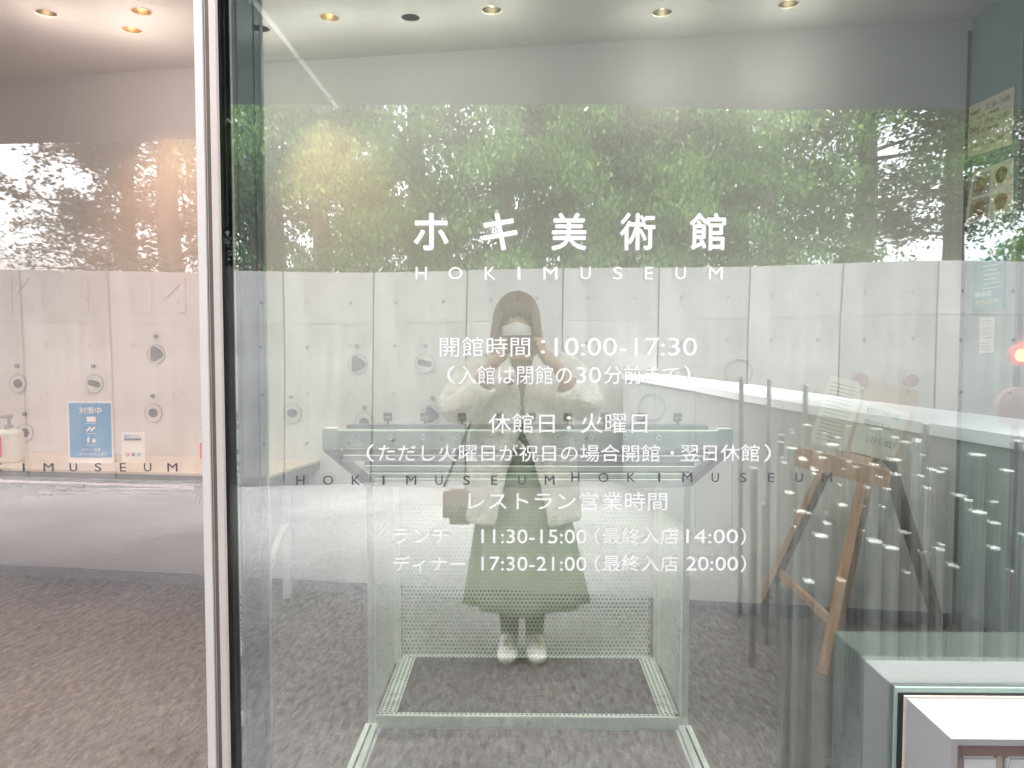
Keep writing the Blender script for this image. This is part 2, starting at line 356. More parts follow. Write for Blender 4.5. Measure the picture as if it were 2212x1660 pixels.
for i, ((p, k), lab) in enumerate(zip(lamps, lamp_lab)):
    e = empty("downlight", (p.x, p.y, ZC), lab, "ceiling light", "round downlights in the lobby ceiling"); lamp_e.append(e)
    b = B(); n = 32
    ri = [[(p.x + RL * math.cos(a), p.y + RL * math.sin(a), z) for a in [j * 2 * math.pi / n for j in range(n)]] for z in (ZC, ZC + .05)]
    b.rings(ri); hh = b.make("housing", 'canlow' if k == 0 else 'can', e, smooth=True)
    b = B(); b.rings([[(p.x + r_ * math.cos(a), p.y + r_ * math.sin(a), z) for a in [j * 2 * math.pi / n for j in range(n)]] for (r_, z) in ((RL + .004, ZC - .001), (RL + .003, ZC - .003), (RL - .001, ZC - .003), (RL - .001, ZC + .002))])
    b.make("trim_ring", 'ceil2', e, smooth=True)
    b = B().tube([(p.x, p.y, ZC + .05), (p.x, p.y, ZC + .055)], RL, 24); b.make("reflector", 'can', e)
    bz = (.020, .012, .0)[0] if k == 1 else .03
    b = B().tube([(p.x, p.y, ZC + .02 + (0 if k == 1 else .022)), (p.x, p.y, ZC + .05)], .013, 16); b.make("bulb", 'bulb' if k < 2 else 'canlow', e)
    l = bpy.data.lights.new("downlight_lamp", 'POINT'); l.energy = .36; l.color = (1, .90, .80); l.shadow_soft_size = 0
    lo = bpy.data.objects.new("downlight_lamp", l); C.objects.link(lo); lo.location = (p.x, p.y, ZC - .24); lo.parent = e; lo.matrix_parent_inverse = PI(e)
for i, (lx, ly) in enumerate(((-3.2, .95), (-1.9, .95), (-.6, .95), (.6, .95), (1.6, .95))):  # extra row above the frame, added to brighten the lobby
    e = empty("downlight", (lx, ly, ZC - .05), "added out of view ceiling light brightening the lobby, above " + ("the left end of the counter", "the sliding door", "the left half of the umbrella stand", "the right half of the umbrella stand", "the easel")[i], "ceiling light", "added downlights above the frame")
    B().tube([(lx, ly, ZC - .0505), (lx, ly, ZC - .06)], .05, 24).make("trim_ring", 'ceil2', e)
    B().tube([(lx, ly, ZC - .0605), (lx, ly, ZC - .063)], .035, 24).make("bulb", 'bulb', e)
    l = bpy.data.lights.new("downlight_lamp", 'SPOT'); l.energy = 11; l.color = (1, .91, .82); l.spot_size = R(150); l.spot_blend = 1; l.shadow_soft_size = 0
    lo = bpy.data.objects.new("downlight_lamp", l); C.objects.link(lo); lo.location = (lx, ly, ZC - .07); lo.parent = e; lo.matrix_parent_inverse = PI(e)
# two of the downlights are tilted and throw an amber pool on the back wall
for (k, px, py, en) in ((2, 350, 560, 4.5), (3, 765, 550, 4.5)):
    c = Wp(px, py); s0 = lamps[k][0]
    l = bpy.data.lights.new("tilted_lamp", 'SPOT'); l.energy = en; l.color = (1, .56, .28); l.spot_size = R(66); l.spot_blend = 1; l.shadow_soft_size = 0
    lo = bpy.data.objects.new("tilted_lamp", l); C.objects.link(lo); lo.location = (s0.x, s0.y, ZC - .01); lo.rotation_euler = (lo.location - c).to_track_quat('Z', 'Y').to_euler()
    lo.parent = lamp_e[k]; lo.matrix_parent_inverse = PI(lamp_e[k])

# canopy outside: seen mirrored above the trees
SZ = 2.68
b = B(); b.box(-1.95, 3.0, -2.86, -.85, SZ, SZ + .3); b.box(-12, -1.95, -3.27, -.85, SZ, SZ + .3); struct(b.make("canopy_soffit", 'soffit'))  # gap at the facade and short right end shaped to let sky light in
b = B().box(2.27, 12, -.02, .2, 0, SZ + .6).box(-4.4, 2.27, -.02, .16, SZ, 3.4); struct(b.make("building_wall", 'plaster'))
a0 = M(730, 243, 4.33); e = empty("soffit_pipe", (a0.x, a0.y, SZ), "thin white pipe fixed under the canopy, mirrored left of the title", "pipe")
B().tube([(a0.x, -2.85, SZ - .012), (a0.x, -.87, SZ - .012)], .011, 12).make("tube", 'whitecap', e, smooth=True)
for k in range(3): B().box(a0.x - .016, a0.x + .016, -2.7 + k * .6, -2.68 + k * .6, SZ - .026, SZ).make("bracket", 'white', e)

# ------------------------------------------------------------ outside wall (mirrored)
WY = -5.9; ZJ = 1.585; ZT = 2.11
e = empty("concrete_wall", (0, WY, 0), "long pale board marked concrete wall with vertical joints behind the person", "wall")
B().box(-9.5, 9.5, WY - .2, WY - .012, 0, ZT - .01).make("backing", 'joint', e)
lo_me = None
x = .365 - .9 * 10
while x < 9:
    for (z0, z1) in ((0.0, ZJ - .0015), (ZJ + .0015, ZT)):
        k = "lo" if z0 == 0 else "up"
        if k not in _cache:
            bm = B().box(.007, .893, -.02, 0, z0, z1).mesh("panel"); q = bmesh.new(); q.from_mesh(bm); bmesh.ops.bevel(q, geom=q.edges[:], offset=.0012, segments=1, affect='EDGES'); q.to_mesh(bm); q.free()
            bm.materials.append(MT['concrete']); _cache[k] = bm
        o = bpy.data.objects.new("panel", _cache[k]); C.objects.link(o); o.location = (x, 0, 0); o.parent = e
    for hx in (.225, .675):
        for hz in (1.81, 1.36, .87, .40):
            if 'th' not in _cache:
                _cache['th'] = B().tube([(0, 0, 0), (0, .004, 0)], .0135, 10).mesh("tie_hole"); _cache['th'].materials.append(MT['hole'])
            o = bpy.data.objects.new("tie_hole", _cache['th']); C.objects.link(o); o.location = (x + hx + random.uniform(-.012, .012), -.001, hz + random.uniform(-.01, .01)); o.parent = e
    x += .9

# low wall running towards the building; its sky-lit top is painted white
L = [Vector((.92, -5.80, 0)), Vector((1.22, -3.97, 0)), Vector((1.376, -2.51, 0)), Vector((1.62, -.9, 0))]
e = empty("low_wall", (1.3, -3, 0), "low grey concrete wall with its sky lit top painted as a white coping running towards the glass", "wall")
def off(i, s): 
    t = (L[min(i + 1, 3)] - L[max(i - 1, 0)]).normalized(); return L[i] + Vector((t.y, -t.x, 0)) * -s
for i in range(3):
    A0, A1 = L[i], L[i + 1]; t = (A1 - A0).normalized(); nn = Vector((-t.y, t.x, 0));
    if nn.x < 0: nn = -nn
    nseg = 2
    for k in range(nseg):
        p0 = A0 + (A1 - A0) * (k / nseg) + t * .004; p1 = A0 + (A1 - A0) * ((k + 1) / nseg) - t * .004
        q = [p0, p1, p1 + nn * .42, p0 + nn * .42]
        B().hexa([(p.x, p.y, 0) for p in q] + [(p.x, p.y, 1.0) for p in q]).make("wall_panel", 'lowwall', e)
        q = [p0 - nn * .012, p1 - nn * .012, p1 + nn * .432, p0 + nn * .432]
        B().hexa([(p.x, p.y, 1.001) for p in q] + [(p.x, p.y, 1.045) for p in q]).make("coping", 'whitecap', e)

# ------------------------------------------------------------ trees (mirrored above the wall)
def leaf_mesh(name, centres, n, spread, size, m, droop=0.0, rnd=random):
    V = []; Fc = []
    for (c, r0) in centres:
        for _ in range(n):
            d = Vector((rnd.gauss(0, 1), rnd.gauss(0, 1), rnd.gauss(0, .8))) * spread * r0
            p = c + d; s = size * rnd.uniform(.6, 1.4)
            u = Vector((rnd.uniform(-1, 1), rnd.uniform(-1, 1), rnd.uniform(-.6, .6) - droop)).normalized()
            v = u.cross(Vector((rnd.uniform(-1, 1), rnd.uniform(-1, 1), rnd.uniform(-1, 1)))).normalized()
            k = len(V); V += [tuple(p - u * s), tuple(p + v * s * .42), tuple(p + u * s), tuple(p - v * s * .42)]; Fc.append((k, k + 1, k + 2, k + 3))
    me = bpy.data.meshes.new(name); me.from_pydata(V, [], Fc); me.materials.append(MT[m]); return me
def broadleaf(seed):
    rn = random.Random(seed); tb = B(); cs = []
    tb.tube([(0, 0, 0), (.02, 0, 1.8), (-.03, .02, 3.2), (.05, 0, 5.2), (.0, 0, 7)], [.19, .16, .14, .10, .03], 12)
    for i in range(27):
        z = rn.uniform(2.0, 6.8); a = rn.uniform(0, 6.28); ln = rn.uniform(1.0, 2.3) * (1 - .08 * abs(z - 4))
        p = Vector((0, 0, z)); d = Vector((math.cos(a), math.sin(a), rn.uniform(.0, .5))); pts = [p]
        for s in range(5):
            d = (d + Vector((rn.uniform(-.25, .25), rn.uniform(-.25, .25), rn.uniform(-.22, .15)))).normalized(); pts.append(pts[-1] + d * ln / 5)
            if s > 0: cs.append((pts[-1], 1))
            d2 = (d + Vector((rn.uniform(-1, 1), rn.uniform(-1, 1), rn.uniform(-.5, .5)))).normalized(); q = pts[-1] + d2 * rn.uniform(.2, .5)
            tb.tube([pts[-1], q], [.010, .004], 4, False); cs.append((q, .8))
        tb.tube(pts, [.035, .028, .02, .014, .009, .004], 5, False)
    return tb.mesh("trunk"), leaf_mesh("crown", cs, 52, .15, .046, 'leaf', rnd=rn)
def conifer(seed):
    rn = random.Random(seed); tb = B(); cs = []
    tb.tube([(0, 0, 0), (.02, 0, 3), (0, 0, 9)], [.13, .10, .03], 10)
    for i in range(92):
        z = rn.uniform(1.6, 7.4); a = rn.uniform(0, 6.28); ln = rn.uniform(.8, 1.9)
        p = Vector((0, 0, z)); d = Vector((math.cos(a), math.sin(a), .25)); pts = [p]
        for s in range(5):
            d = (d + Vector((0, 0, -.16))).normalized(); pts.append(pts[-1] + d * ln / 5)
            if s > 0: cs.append((pts[-1] - Vector((0, 0, .06)), .7 + .1 * s))
        tb.tube(pts, [.02, .016, .012, .009, .006, .003], 4, False)
    return tb.mesh("trunk"), leaf_mesh("crown", cs, 100, .115, .034, 'needle', droop=1.3, rnd=rn)
protos = {'b0': broadleaf(3), 'b1': broadleaf(11), 'c0': conifer(5), 'c1': conifer(8), 'c2': conifer(21)}
for k, (tm, cm) in protos.items(): tm.materials.append(MT['bark'] if k != 'c2' else MT['palebark'])
TR = [('c1', 600, 12.9, 1.5, 1.1, "rear evergreen low behind the wall, right of the door post"), ('c1', 1600, 13.4, 2.9, 1.1, "rear evergreen right of the last title character"), ('b0', 352, 10.2, 0, 1.0, "dark broadleaf tree with the thick trunk left of the door post"), ('b1', 268, 11.4, 1.2, .80, "dark broadleaf tree at the far left with bright sky beside it"),
      ('b1', 560, 11.2, 2.1, 1.0, "broadleaf tree with sky gaps just right of the door post"),
      ('c0', 690, 9.9, .4, 1.0, "green evergreen above the first wall joints, left of the title lettering"), ('c1', 900, 10.1, 2.0, 1.05, "evergreen directly behind the first title character"),
      ('c0', 1090, 9.6, 4.0, 1.0, "evergreen rising above the person's head"), ('c1', 1290, 10.3, .9, 1.08, "evergreen behind the middle of the title lettering"),
      ('c0', 1480, 9.8, 3.1, .98, "evergreen behind the last title character"), ('c2', 1650, 10.4, .3, 1.0, "evergreen with a pale bare trunk right of the title"),
      ('b0', 1860, 10.8, 3.3, 1.05, "thin leaved tree with sky gaps on the right"),
      ('b1', 2060, 11.0, 2.6, .95, "thin crowned broadleaf tree beside the inner glass corner"), ('c0', 2230, 9.9, 1.9, 1.0, "evergreen at the right edge behind the pinned menus"),
      
      ('c1', 1220, 13.1, 3.9, 1.15, "rear evergreen above the middle of the wall"), ('c0', 1400, 12.7, .2, 1.15, "rear evergreen behind the fourth title character"), 
      ('c0', 2330, 11.5, .7, 1.1, "evergreen just past the right edge of the window")]
for (k, px, dm, rz, s, lab) in TR:
    p = M(px, 700, dm); e = empty("evergreen_tree" if k[0] == 'c' else "broadleaf_tree", (p.x, p.y, 0), lab, "tree", "trees beyond the concrete wall", rz); e.scale = (s, s, s)
    for nm, me in (("trunk", protos[k][0]), ("crown", protos[k][1])):
        o = bpy.data.objects.new(nm, me); C.objects.link(o); o.parent = e

# ------------------------------------------------------------ vertical steel poles outside, right of the person (mirrored)
rn = random.Random(42)
pl = [(1605, 820, 3.85, .013), (1667, 825, 3.45, .011), (1747, 835, 2.95, .010), (1632, 1015, 3.2, .016), (1655, 1090, 3.7, .012), (1700, 1080, 3.1, .012)]
def wallx(y):
    for i in range(3):
        if L[i].y <= y <= L[i + 1].y: return L[i].x + (L[i + 1].x - L[i].x) * (y - L[i].y) / (L[i + 1].y - L[i].y)
    return 1.6
k = 0
while len(pl) < 125 and k < 4000:
    k += 1; px = rn.uniform(1690, 2230); dm = rn.uniform(2.25, 3.9); p = M(px, 750, dm)
    if p.x > wallx(p.y) - .06 or p.x < .75: continue
    h = rn.uniform(.62, 1.05); top = 750 + (1.34 - h) * F / dm
    if any((M(a, 750, c) - p).length < .034 for (a, _, c, _) in pl): continue
    pl.append((px, top, dm, rn.choice([.008, .011, .014, .018])))
grp = empty("pole_sculpture", (1.3, -1.7, 0), "cluster of upright steel poles of many heights beside the low white capped wall", "sculpture")
for (px, top, dm, r_) in pl:
    p = M(px, top, dm); b = B().tube([(p.x, p.y, 0), (p.x, p.y, p.z - .008), (p.x, p.y, p.z - .0075), (p.x, p.y, p.z)], [r_, r_, r_ * 1.05, r_ * 1.05], 12); o = b.make("pole", 'steel', grp, smooth=False)
    for f in o.data.polygons:
        if len(f.vertices) == 4: f.use_smooth = True

# ------------------------------------------------------------ glass and frames
def xg(px, d=1.5, py=830): return G(px, py, d).x
pane = empty("window_pane", (.5, 0, 0), "large greenish front window carrying the white museum name and opening hours", "window")
X0 = xg(509, 1.5)
B().box(X0, 2.27, 0, .011, .012, SZ - .002).make("glass", 'glass_right', pane)
def line(parts, d, m, parent, lab=None, bold=0.0, keep=False, thick=0.0):
    b = B()
    for (s, x0, y0, x1, y1) in parts: text_px(b, s, x0, y0, x1, y1, d, bold, keep, thick)
    o = b.make("lettering", m, parent)
    if lab: o['label'] = lab
    return o
DT = 1.4985
line([("ホ", 895, 462, 968, 540), ("キ", 1045, 462, 1117, 540), ("美", 1192, 462, 1266, 540), ("術", 1340, 462, 1414, 540), ("館", 1491, 462, 1566, 540)], DT, 'letter', pane, "bold white Japanese museum name", thick=.020)
lat = lambda s, cs, y0, y1, wd: [(c, x - wd.get(c, 12), y0, x + wd.get(c, 12), y1) for c, x in zip(s, cs)]
WDT = {'H': 12, 'O': 15, 'K': 12, 'I': 3, 'M': 15, 'U': 11, 'S': 10, 'E': 9}
line(lat("HOKIMUSEUM", (910, 984, 1059, 1121, 1189, 1265, 1334, 1402, 1470, 1546), 577, 604, WDT), DT, 'letter', pane, "white spaced Latin museum name")
line([("開館時間", 950, 728, 1145, 771), ("：", 1168, 735, 1178, 764), ("10:00-17:30", 1198, 730, 1505, 769)], DT, 'letter', pane, "opening hours line")
line([("（", 966, 790, 984, 830), ("入館は閉館の", 990, 790, 1235, 831), ("30", 1245, 793, 1298, 828), ("分前まで", 1305, 790, 1468, 830), ("）", 1476, 790, 1491, 830)], DT, 'letter', pane, "last admission line")
line([("休館日", 1055, 893, 1198, 936), ("：", 1224, 900, 1234, 928), ("火曜日", 1255, 893, 1398, 936)], DT, 'letter', pane, "closing day line")
line([("（", 792, 960, 808, 998), ("ただし火曜日が祝日の場合開館", 818, 960, 1425, 997), ("・", 1448, 975, 1456, 983), ("翌日休館", 1470, 960, 1640, 997), ("）", 1650, 960, 1665, 998)], DT, 'letter', pane, "holiday exception line")
line([("レストラン営業時間", 1012, 1063, 1441, 1102)], DT, 'letter', pane, "restaurant hours heading")
line([("ランチ", 850, 1143, 970, 1175), ("11:30-15:00", 1040, 1144, 1267, 1174), ("（", 1284, 1141, 1297, 1178), ("最終入店", 1302, 1141, 1465, 1176), ("14:00", 1482, 1144, 1594, 1174), ("）", 1600, 1141, 1611, 1178)], DT, 'letter', pane, "lunch hours line")
line([("ディナー", 850, 1202, 1005, 1235), ("17:30-21:00", 1040, 1203, 1267, 1233), ("（", 1284, 1200, 1297, 1237), ("最終入店", 1302, 1200, 1465, 1235), ("20:00", 1482, 1203, 1594, 1233), ("）", 1600, 1200, 1611, 1237)], DT, 'letter', pane, "dinner hours line")
WD2 = {k: v * .72 for k, v in WDT.items()}
line(lat("HOKIMUSEUM", [649 + 59.8 * i for i in range(10)], 1028, 1048, WD2), DT, 'dark_letter', pane, "small dark museum name, left half of the stripe")
line(lat("HOKIMUSEUM", [1243 + 60.4 * i for i in range(10)], 1022, 1042, WD2), DT, 'dark_letter', pane, "small dark museum name, right half of the stripe")

door = empty("sliding_door", (-1.2, .14, 0), "clear sliding glass door left of the white post with small dark lettering", "door")
DL = 1.64; XD = xg(446, DL)
B().box(-4.19, XD, .14, .15, .02, SZ - .02).make("glass", 'glass_left', door)
line(lat("KIMUSEUM", [-2 + 53.5 * i for i in range(8)], 1001, 1019, WD2), DL - .0015, 'dark_letter', door, "small dark museum name on the sliding door")

# upright post between door and window
post = empty("door_post", (xg(440, 1.46), -.03, 0), "tall white and brown upright post between sliding door and front window", "door post")
def vbox(name, x0, x1, d0, d1, m, parent, z0=.0, z1=SZ - .003, bevel=.0):
    return B().box(xg(x0, d0), xg(x1, d0), d0 - 1.5, d1 - 1.5, z0, z1).make(name, m, parent, bevel=bevel)
vbox("outer_strip", 433, 450.5, 1.486, 1.60, 'frame_white', post, bevel=.001)
vbox("groove", 450.8, 464.0, 1.493, 1.55, 'frame_brown', post)
vbox("groove_bead", 455.5, 457.0, 1.4915, 1.4928, 'frame_pink', post)
vbox("inner_strip", 464.3, 479.5, 1.486, 1.4985, 'frame_pink', post, bevel=.001)
B().box(xg(480, 1.5), xg(508.6, 1.5), .0, .011, .012, SZ - .002).make("edge_glass", 'glass_dark', pane)
jb = empty("inner_jamb", (xg(490, 1.53), .04, 0), "black upright seal just behind the left edge of the front window", "door jamb")
vbox("seal", 440, 507, 1.514, 1.53, 'black', jb, .012)
vbox("edge_strip", 507.3, 513, 1.512, 1.53, 'darkrail', jb, .012)
vd = empty("inner_glass_panel", (xg(540, 1.60), .09, 0), "narrow smoked glass panel edge behind the left side of the front window", "glass panel")
vbox("glass", 514, 571, 1.60, 1.612, 'glass_edge', vd, .012)
for px in (520, 557): vbox("edge_strip", px, px + 1.5, 1.592, 1.5985, 'darkrail', vd, .012)
vbox("edge_strip", 571.5, 574, 1.598, 1.613, 'greenedge', vd, .012)

# ------------------------------------------------------------ white glass block niche box in front of the window
bx = G(2055, 1597, 1.33); NX = bx.x; NZ = bx.z; NY = -.17; NW = .62
nb = empty("glass_block_box", (NX + .3, -.08, 0), "white box with glass blocks in its front, set against the window at the lower right", "box")
B().box(NX, NX + NW, NY + .0497, -.004, .0, NZ).make("body", 'white', nb)
fr = .0115
b = B().box(NX, NX + fr, NY, NY + .0495, 0, NZ).box(NX + fr + .0002, NX + NW, NY, NY + .0495, NZ - fr, NZ); b.make("front_frame", 'white', nb)
li = .010; ix = NX + fr; iz = NZ - fr
b = B().box(ix + .001, ix + li, NY + .006, NY + .0485, 0, iz - .001).box(ix + li + .0005, NX + NW, NY + .006, NY + .0485, iz - li * 2.2, iz - .001); b.make("lining", 'brownlining', nb)
tx = ix + li + .004
for i in range(5):
    for j in range(4):
        w_ = .065 if i == 0 else .12; x_ = tx + (0 if i == 0 else .065 + .016 + (i - 1) * .136); z1_ = iz - li * 2.2 - .004 - j * .136
        B().box(x_, x_ + w_, NY + .012, NY + .047, max(z1_ - .12, 0.001), z1_).make("glass_block", 'tile', nb, bevel=.005)
        if i < 4: B().box(x_ + w_ + .003, x_ + w_ + .013, NY + .02, NY + .048, max(z1_ - .12, .001), z1_).make("mullion", 'beige', nb)
b = B().box(NX - .004, NX - .0003, -.014, -.004, 0, NZ + .004).box(NX - .0002, NX + NW, -.014, -.004, NZ + .0003, NZ + .004); b.make("edge_trim", 'beige', nb)
b = B().box(NX - .014, NX - .0045, -.009, -.0005, 0, NZ + .0085).box(NX - .0045, NX + NW, -.009, -.0005, NZ + .0045, NZ + .0085); b.make("gasket", 'gasket', nb)
b = B().box(NX - .0195, NX - .0145, -.007, -.0005, 0, NZ + .0185).box(NX - .0145, NX + NW, -.007, -.0005, NZ + .009, NZ + .0185); b.make("glass_edge", 'greenedge', nb)
ib = empty("inner_box", (NX + .3, .15, 0), "pale grey box standing inside against the glass behind the glass block box", "box")
B().box(NX - .019, NX + NW, .0125, .295, .012, NZ + .0185).make("body", 'niche', ib, bevel=.002)

# ------------------------------------------------------------ back wall: discs, raised letters
sg = empty("raised_wall_sign", tuple(Wp(180, 640)), "faint large raised letters on the pale wall left of the door post", "sign")
for (ch, x0, x1) in (("K", 18, 74), ("I", 180, 192), ("M", 315, 402)):
    b = B(); A = Wp(x0, 675); Bq = Wp(x1, 675); T = Wp(x0, 601)
    text_b(b, ch, A + WN * .003, WU, Vector((0, 0, 1)), (Bq - A).length, (T - A).z, 0); o = b.make("letter", 'plaster', sg)
    bake(o, [('SOLIDIFY', dict(thickness=.002, offset=0))])
def shape(kind, r):
    out = []
    for i in range(36):
        a = i * math.pi / 18
        if kind == 'oval': x, y = 1.0 * math.cos(a) * .52, .46 * math.sin(a)
        elif kind == 'bean': x, y = .72 * math.cos(a), (.42 + .14 * math.cos(a * 2 + .5)) * math.sin(a) - .08 * math.cos(a)
        else:
            q = .62 + .30 * abs(math.cos(a * 1.5 + .3)) ** 3 + .06 * math.sin(3 * a); x, y = q * math.cos(a) * .95, q * math.sin(a)
        out.append((x * r, y * r))
    return out
DISC = [(338, 765, 'star', 338, 727, "star shaped dark hole, highest disc left of the door post"), (40, 829, 'oval', 38, 791, "round dark hole, upper disc at the far left"), (205, 829, 'bean', 203, 791, "bean shaped dark hole above the blue poster"),
        (332, 892, 'oval', 331, 856, "small round dark hole above the white card"), (55, 935, 'oval', 55, 895, "dark hole beside the sanitiser bottle at far left"),
        (773, 787, 'star', 771, 747, "star shaped hole on the wall joint left of the opening hours"), (918, 785, 'bean', 920, 747, "bean shaped hole just left of the opening hours line"), (632, 893, 'oval', 630, 858, "small hole above the counter's pointed end"),
        (787, 912, 'oval', 788, 880, "oval hole low behind the umbrella stand's number tags"), (932, 897, 'star', 934, 859, "star shaped hole beside the person's sleeve"),
        (1595, 805, None, None, None, "plain clear disc right of the admission line"), (1408, 880, None, None, None, "plain clear disc above the umbrella stand")]
for (px, py, k, kx, ky, lab) in DISC:
    c = Wp(px, py); e = empty("wall_disc", c, "clear round disc with " + lab if k else lab + " on the pale wall", "wall disc", "round discs on the back wall")
    mw = Matrix.Translation(c + WN * .001) @ Matrix((( WU.x, 0, WN.x, 0), (WU.y, 0, WN.y, 0), (0, 1, 0, 0), (0, 0, 0, 1)))
    r_ = .053 if k else .066
    circ = [(r_ * math.cos(i * math.pi / 20), r_ * math.sin(i * math.pi / 20)) for i in range(40)]
    if k: B().prism([(x * .965, y * .965) for x, y in circ], 0, .004, mw).make("face", 'disc', e)
    b = B(); b.rings([[tuple(mw @ Vector((x * s_, y * s_, z))) for (x, y) in circ] for (s_, z) in ((1, .0), (1, .006), (.965, .006), (.965, .0))]); b.make("rim", 'discrim', e)
    if k:
        B().prism(shape(k, r_), .0045, .007, mw).make("opening", 'blob', e)
        kc = Wp(kx, ky); mk = Matrix.Translation(kc + WN * .001) @ mw.to_3x3().to_4x4()
        B().prism([(.011 * math.cos(i * math.pi / 8), .011 * math.sin(i * math.pi / 8)) for i in range(16)], 0, .012, mk).make("knob", 'darkrail' if px < 450 else 'white', e)

# ------------------------------------------------------------ counter along the wall
ZK = .732
def Wz(px, z=ZK):                               # wall foot point at height z under column px
    p = Wp(px, 900); return Vector((p.x, p.y, z))
P0 = WA + WU * .0; 
ct = empty("wall_counter", (-2.4, 2.5, 0), "long cream counter along the back wall ending in a point behind the umbrella stand", "counter")
e1 = Wz(692); f1 = onplane(582, 1028, Vector((0, 0, ZK)), Vector((0, 0, 1)))
f0 = f1 - WU * 3.0; f0 = Vector((-4.19, f1.y + (f1.x + 4.19) * .147, ZK)); b0 = Vector((-4.19, WA.y, ZK)) + WN * .003; e1 = e1 + WN * .003
q = [f0, f1, e1, b0]
B().hexa([(p.x, p.y, ZK - .012) for p in q] + [(p.x, p.y, ZK) for p in q]).make("top", 'counter', ct)
q2 = [f0 + Vector((0, .004, 0)), f1 + Vector((-.004, .004, 0)), e1 + Vector((-.006, -.0, 0)), b0]
B().hexa([(p.x, p.y, ZK - .05) for p in q2] + [(p.x, p.y, ZK - .0122) for p in q2]).make("edge", 'darkrail', ct)
lg = onplane(671, 1260, Vector((0, 0, .01)), Vector((0, 0, 1)))
for (lx, ly) in ((f1.x - .05, f1.y + .08), (f1.x - 2.75, f1.y + .08 + 2.75 * .147), (f1.x - .05, f1.y + .42), (f1.x - 2.75, f1.y + .40 + 2.75 * .147)):
    B().box(lx - .02, lx + .02, ly - .02, ly + .02, .01, ZK - .051).make("leg", 'steel', ct)
B().bar((f1.x - .05, f1.y + .10, .25), (f1.x - .05, f1.y + .40, .42), .03, .03).make("brace", 'steel', ct)
B().bar((f1.x - .02, f1.y - .008, ZK - .062), (f0.x, f0.y - .008, ZK - .062), .012, .012).make("edge_rail", 'chrome', ct)
# partition rails hung under the counter
rl = empty("rail_bundle", (-2.4, f1.y, .6), "bundle of thin steel rails hung under the front edge of the counter", "rails")
dirx = (f1 - f0).normalized()
for i, (px, py) in enumerate(((30, 1047), (163, 1049), (128, 1057), (92, 1066))):
    z = .665 - i * .016; s = onplane(px, py, Vector((0, f1.y, 0)), Vector((0, 1, 0))); yy = f1.y - .012 - i * .012
    s = onplane(px, py, f1 + Vector((0, -.012 * i, 0)), Vector((dirx.y, -dirx.x, 0))); en = onplane(640 - 20 * i, py + 1, f1 + Vector((0, -.012 * i, 0)), Vector((dirx.y, -dirx.x, 0)))
    if en.x > f1.x - .03: en = s + (en - s) * ((f1.x - .06 - s.x) / (en.x - s.x))
    B().tube([s, en], .0045, 8).make("rail", 'darkrail' if i % 2 else 'greymetal', rl, smooth=True)
    B().tube([s - dirx * .012, s + dirx * .05], .011, 10).make("end_cap", 'darkrail', rl)
for fx in (-.35, -1.7):
    p = f1 + dirx * fx; B().box(p.x - .008, p.x + .008, p.y - .06, p.y + .02, .60, ZK - .051).make("hanger", 'darkrail', rl)

# things on the counter
def plate(name, px0, py0, px1, py1, d, m, parent, th=.004, off_=0):
    a = G(px0, py1, d); c = G(px1, py0, d); return B().box(a.x, c.x, a.y - off_, a.y - off_ + th, a.z, c.z).make(name, m, parent)
dP = 4.0
def cz(px, d): return 750 + (CAM.z - ZK) * F / d   # row where the counter top lies at distance d
yb = cz(200, dP) + 1
k = yb - 1000
ps = empty("blue_poster", G(195, yb, dP), "blue notice in a white stand on the counter left of the door post", "poster")
plate("stand", 148, 863 + k, 243, yb, dP, 'paperwhite', ps, .006)
plate("sheet", 152, 868 + k, 239, 985 + k, dP, 'blue', ps, .002, .0022)
plate("foot", 153, 996 + k, 239, yb, dP - .03, 'paperwhite', ps, .06)
def ptext(parts, d, m, parent, bold=0):
    return line(parts, d, m, parent, None, bold)
ptext([("対策中", 171, 876 + k, 219, 891 + k)], dP - .004, 'letter', ps, .01)
ptext([("手洗い・消毒", 176, 965 + k, 217, 972 + k), ("ご協力おねがいします", 166, 974 + k, 231, 981 + k)], dP - .004, 'letter', ps)
plate("picture", 188, 897 + k, 207, 908 + k, dP, 'letter', ps, .0008, .0034)
b = B()
for (y_, ) in ((911,), (933,), (958,)):
    a = G(186, y_ + 1 + k, dP); c = G(208, y_ + k, dP); b.box(a.x, c.x, a.y - .0034, a.y - .0026, a.z, c.z)
for j in range(6):
    a = G(189 + 3 * j, 927 + k - (j % 3) * 3, dP); b.tube([(a.x, a.y - .0034, a.z), (a.x, a.y - .0026, a.z)], .006, 8)
a = G(189, 953 + k, dP); c = G(194, 943 + k, dP); b.box(a.x, c.x, a.y - .0034, a.y - .0026, a.z, c.z)
a = G(190.5, 943 + k, dP); c = G(192.5, 938 + k, dP); b.box(a.x, c.x, a.y - .0034, a.y - .0026, a.z, c.z)
a = G(203, 949 + k, dP); b.tube([(a.x, a.y - .0034, a.z), (a.x, a.y - .0026, a.z)], .011, 12); b.make("pictogram", 'letter', ps)
cd_ = empty("white_card", G(287, yb, dP), "small white card with a landscape photo and three round icons right of the blue notice", "card")
plate("sheet", 263, 930 + k, 312, yb, dP, 'paperwhite', cd_, .005)
plate("photo", 268, 936 + k, 305, 949 + k, dP, 'skyprint', cd_, .001, .0012)
plate("photo_ground", 269, 944 + k, 305, 947.5 + k, dP, 'slate', cd_, .001, .0025)
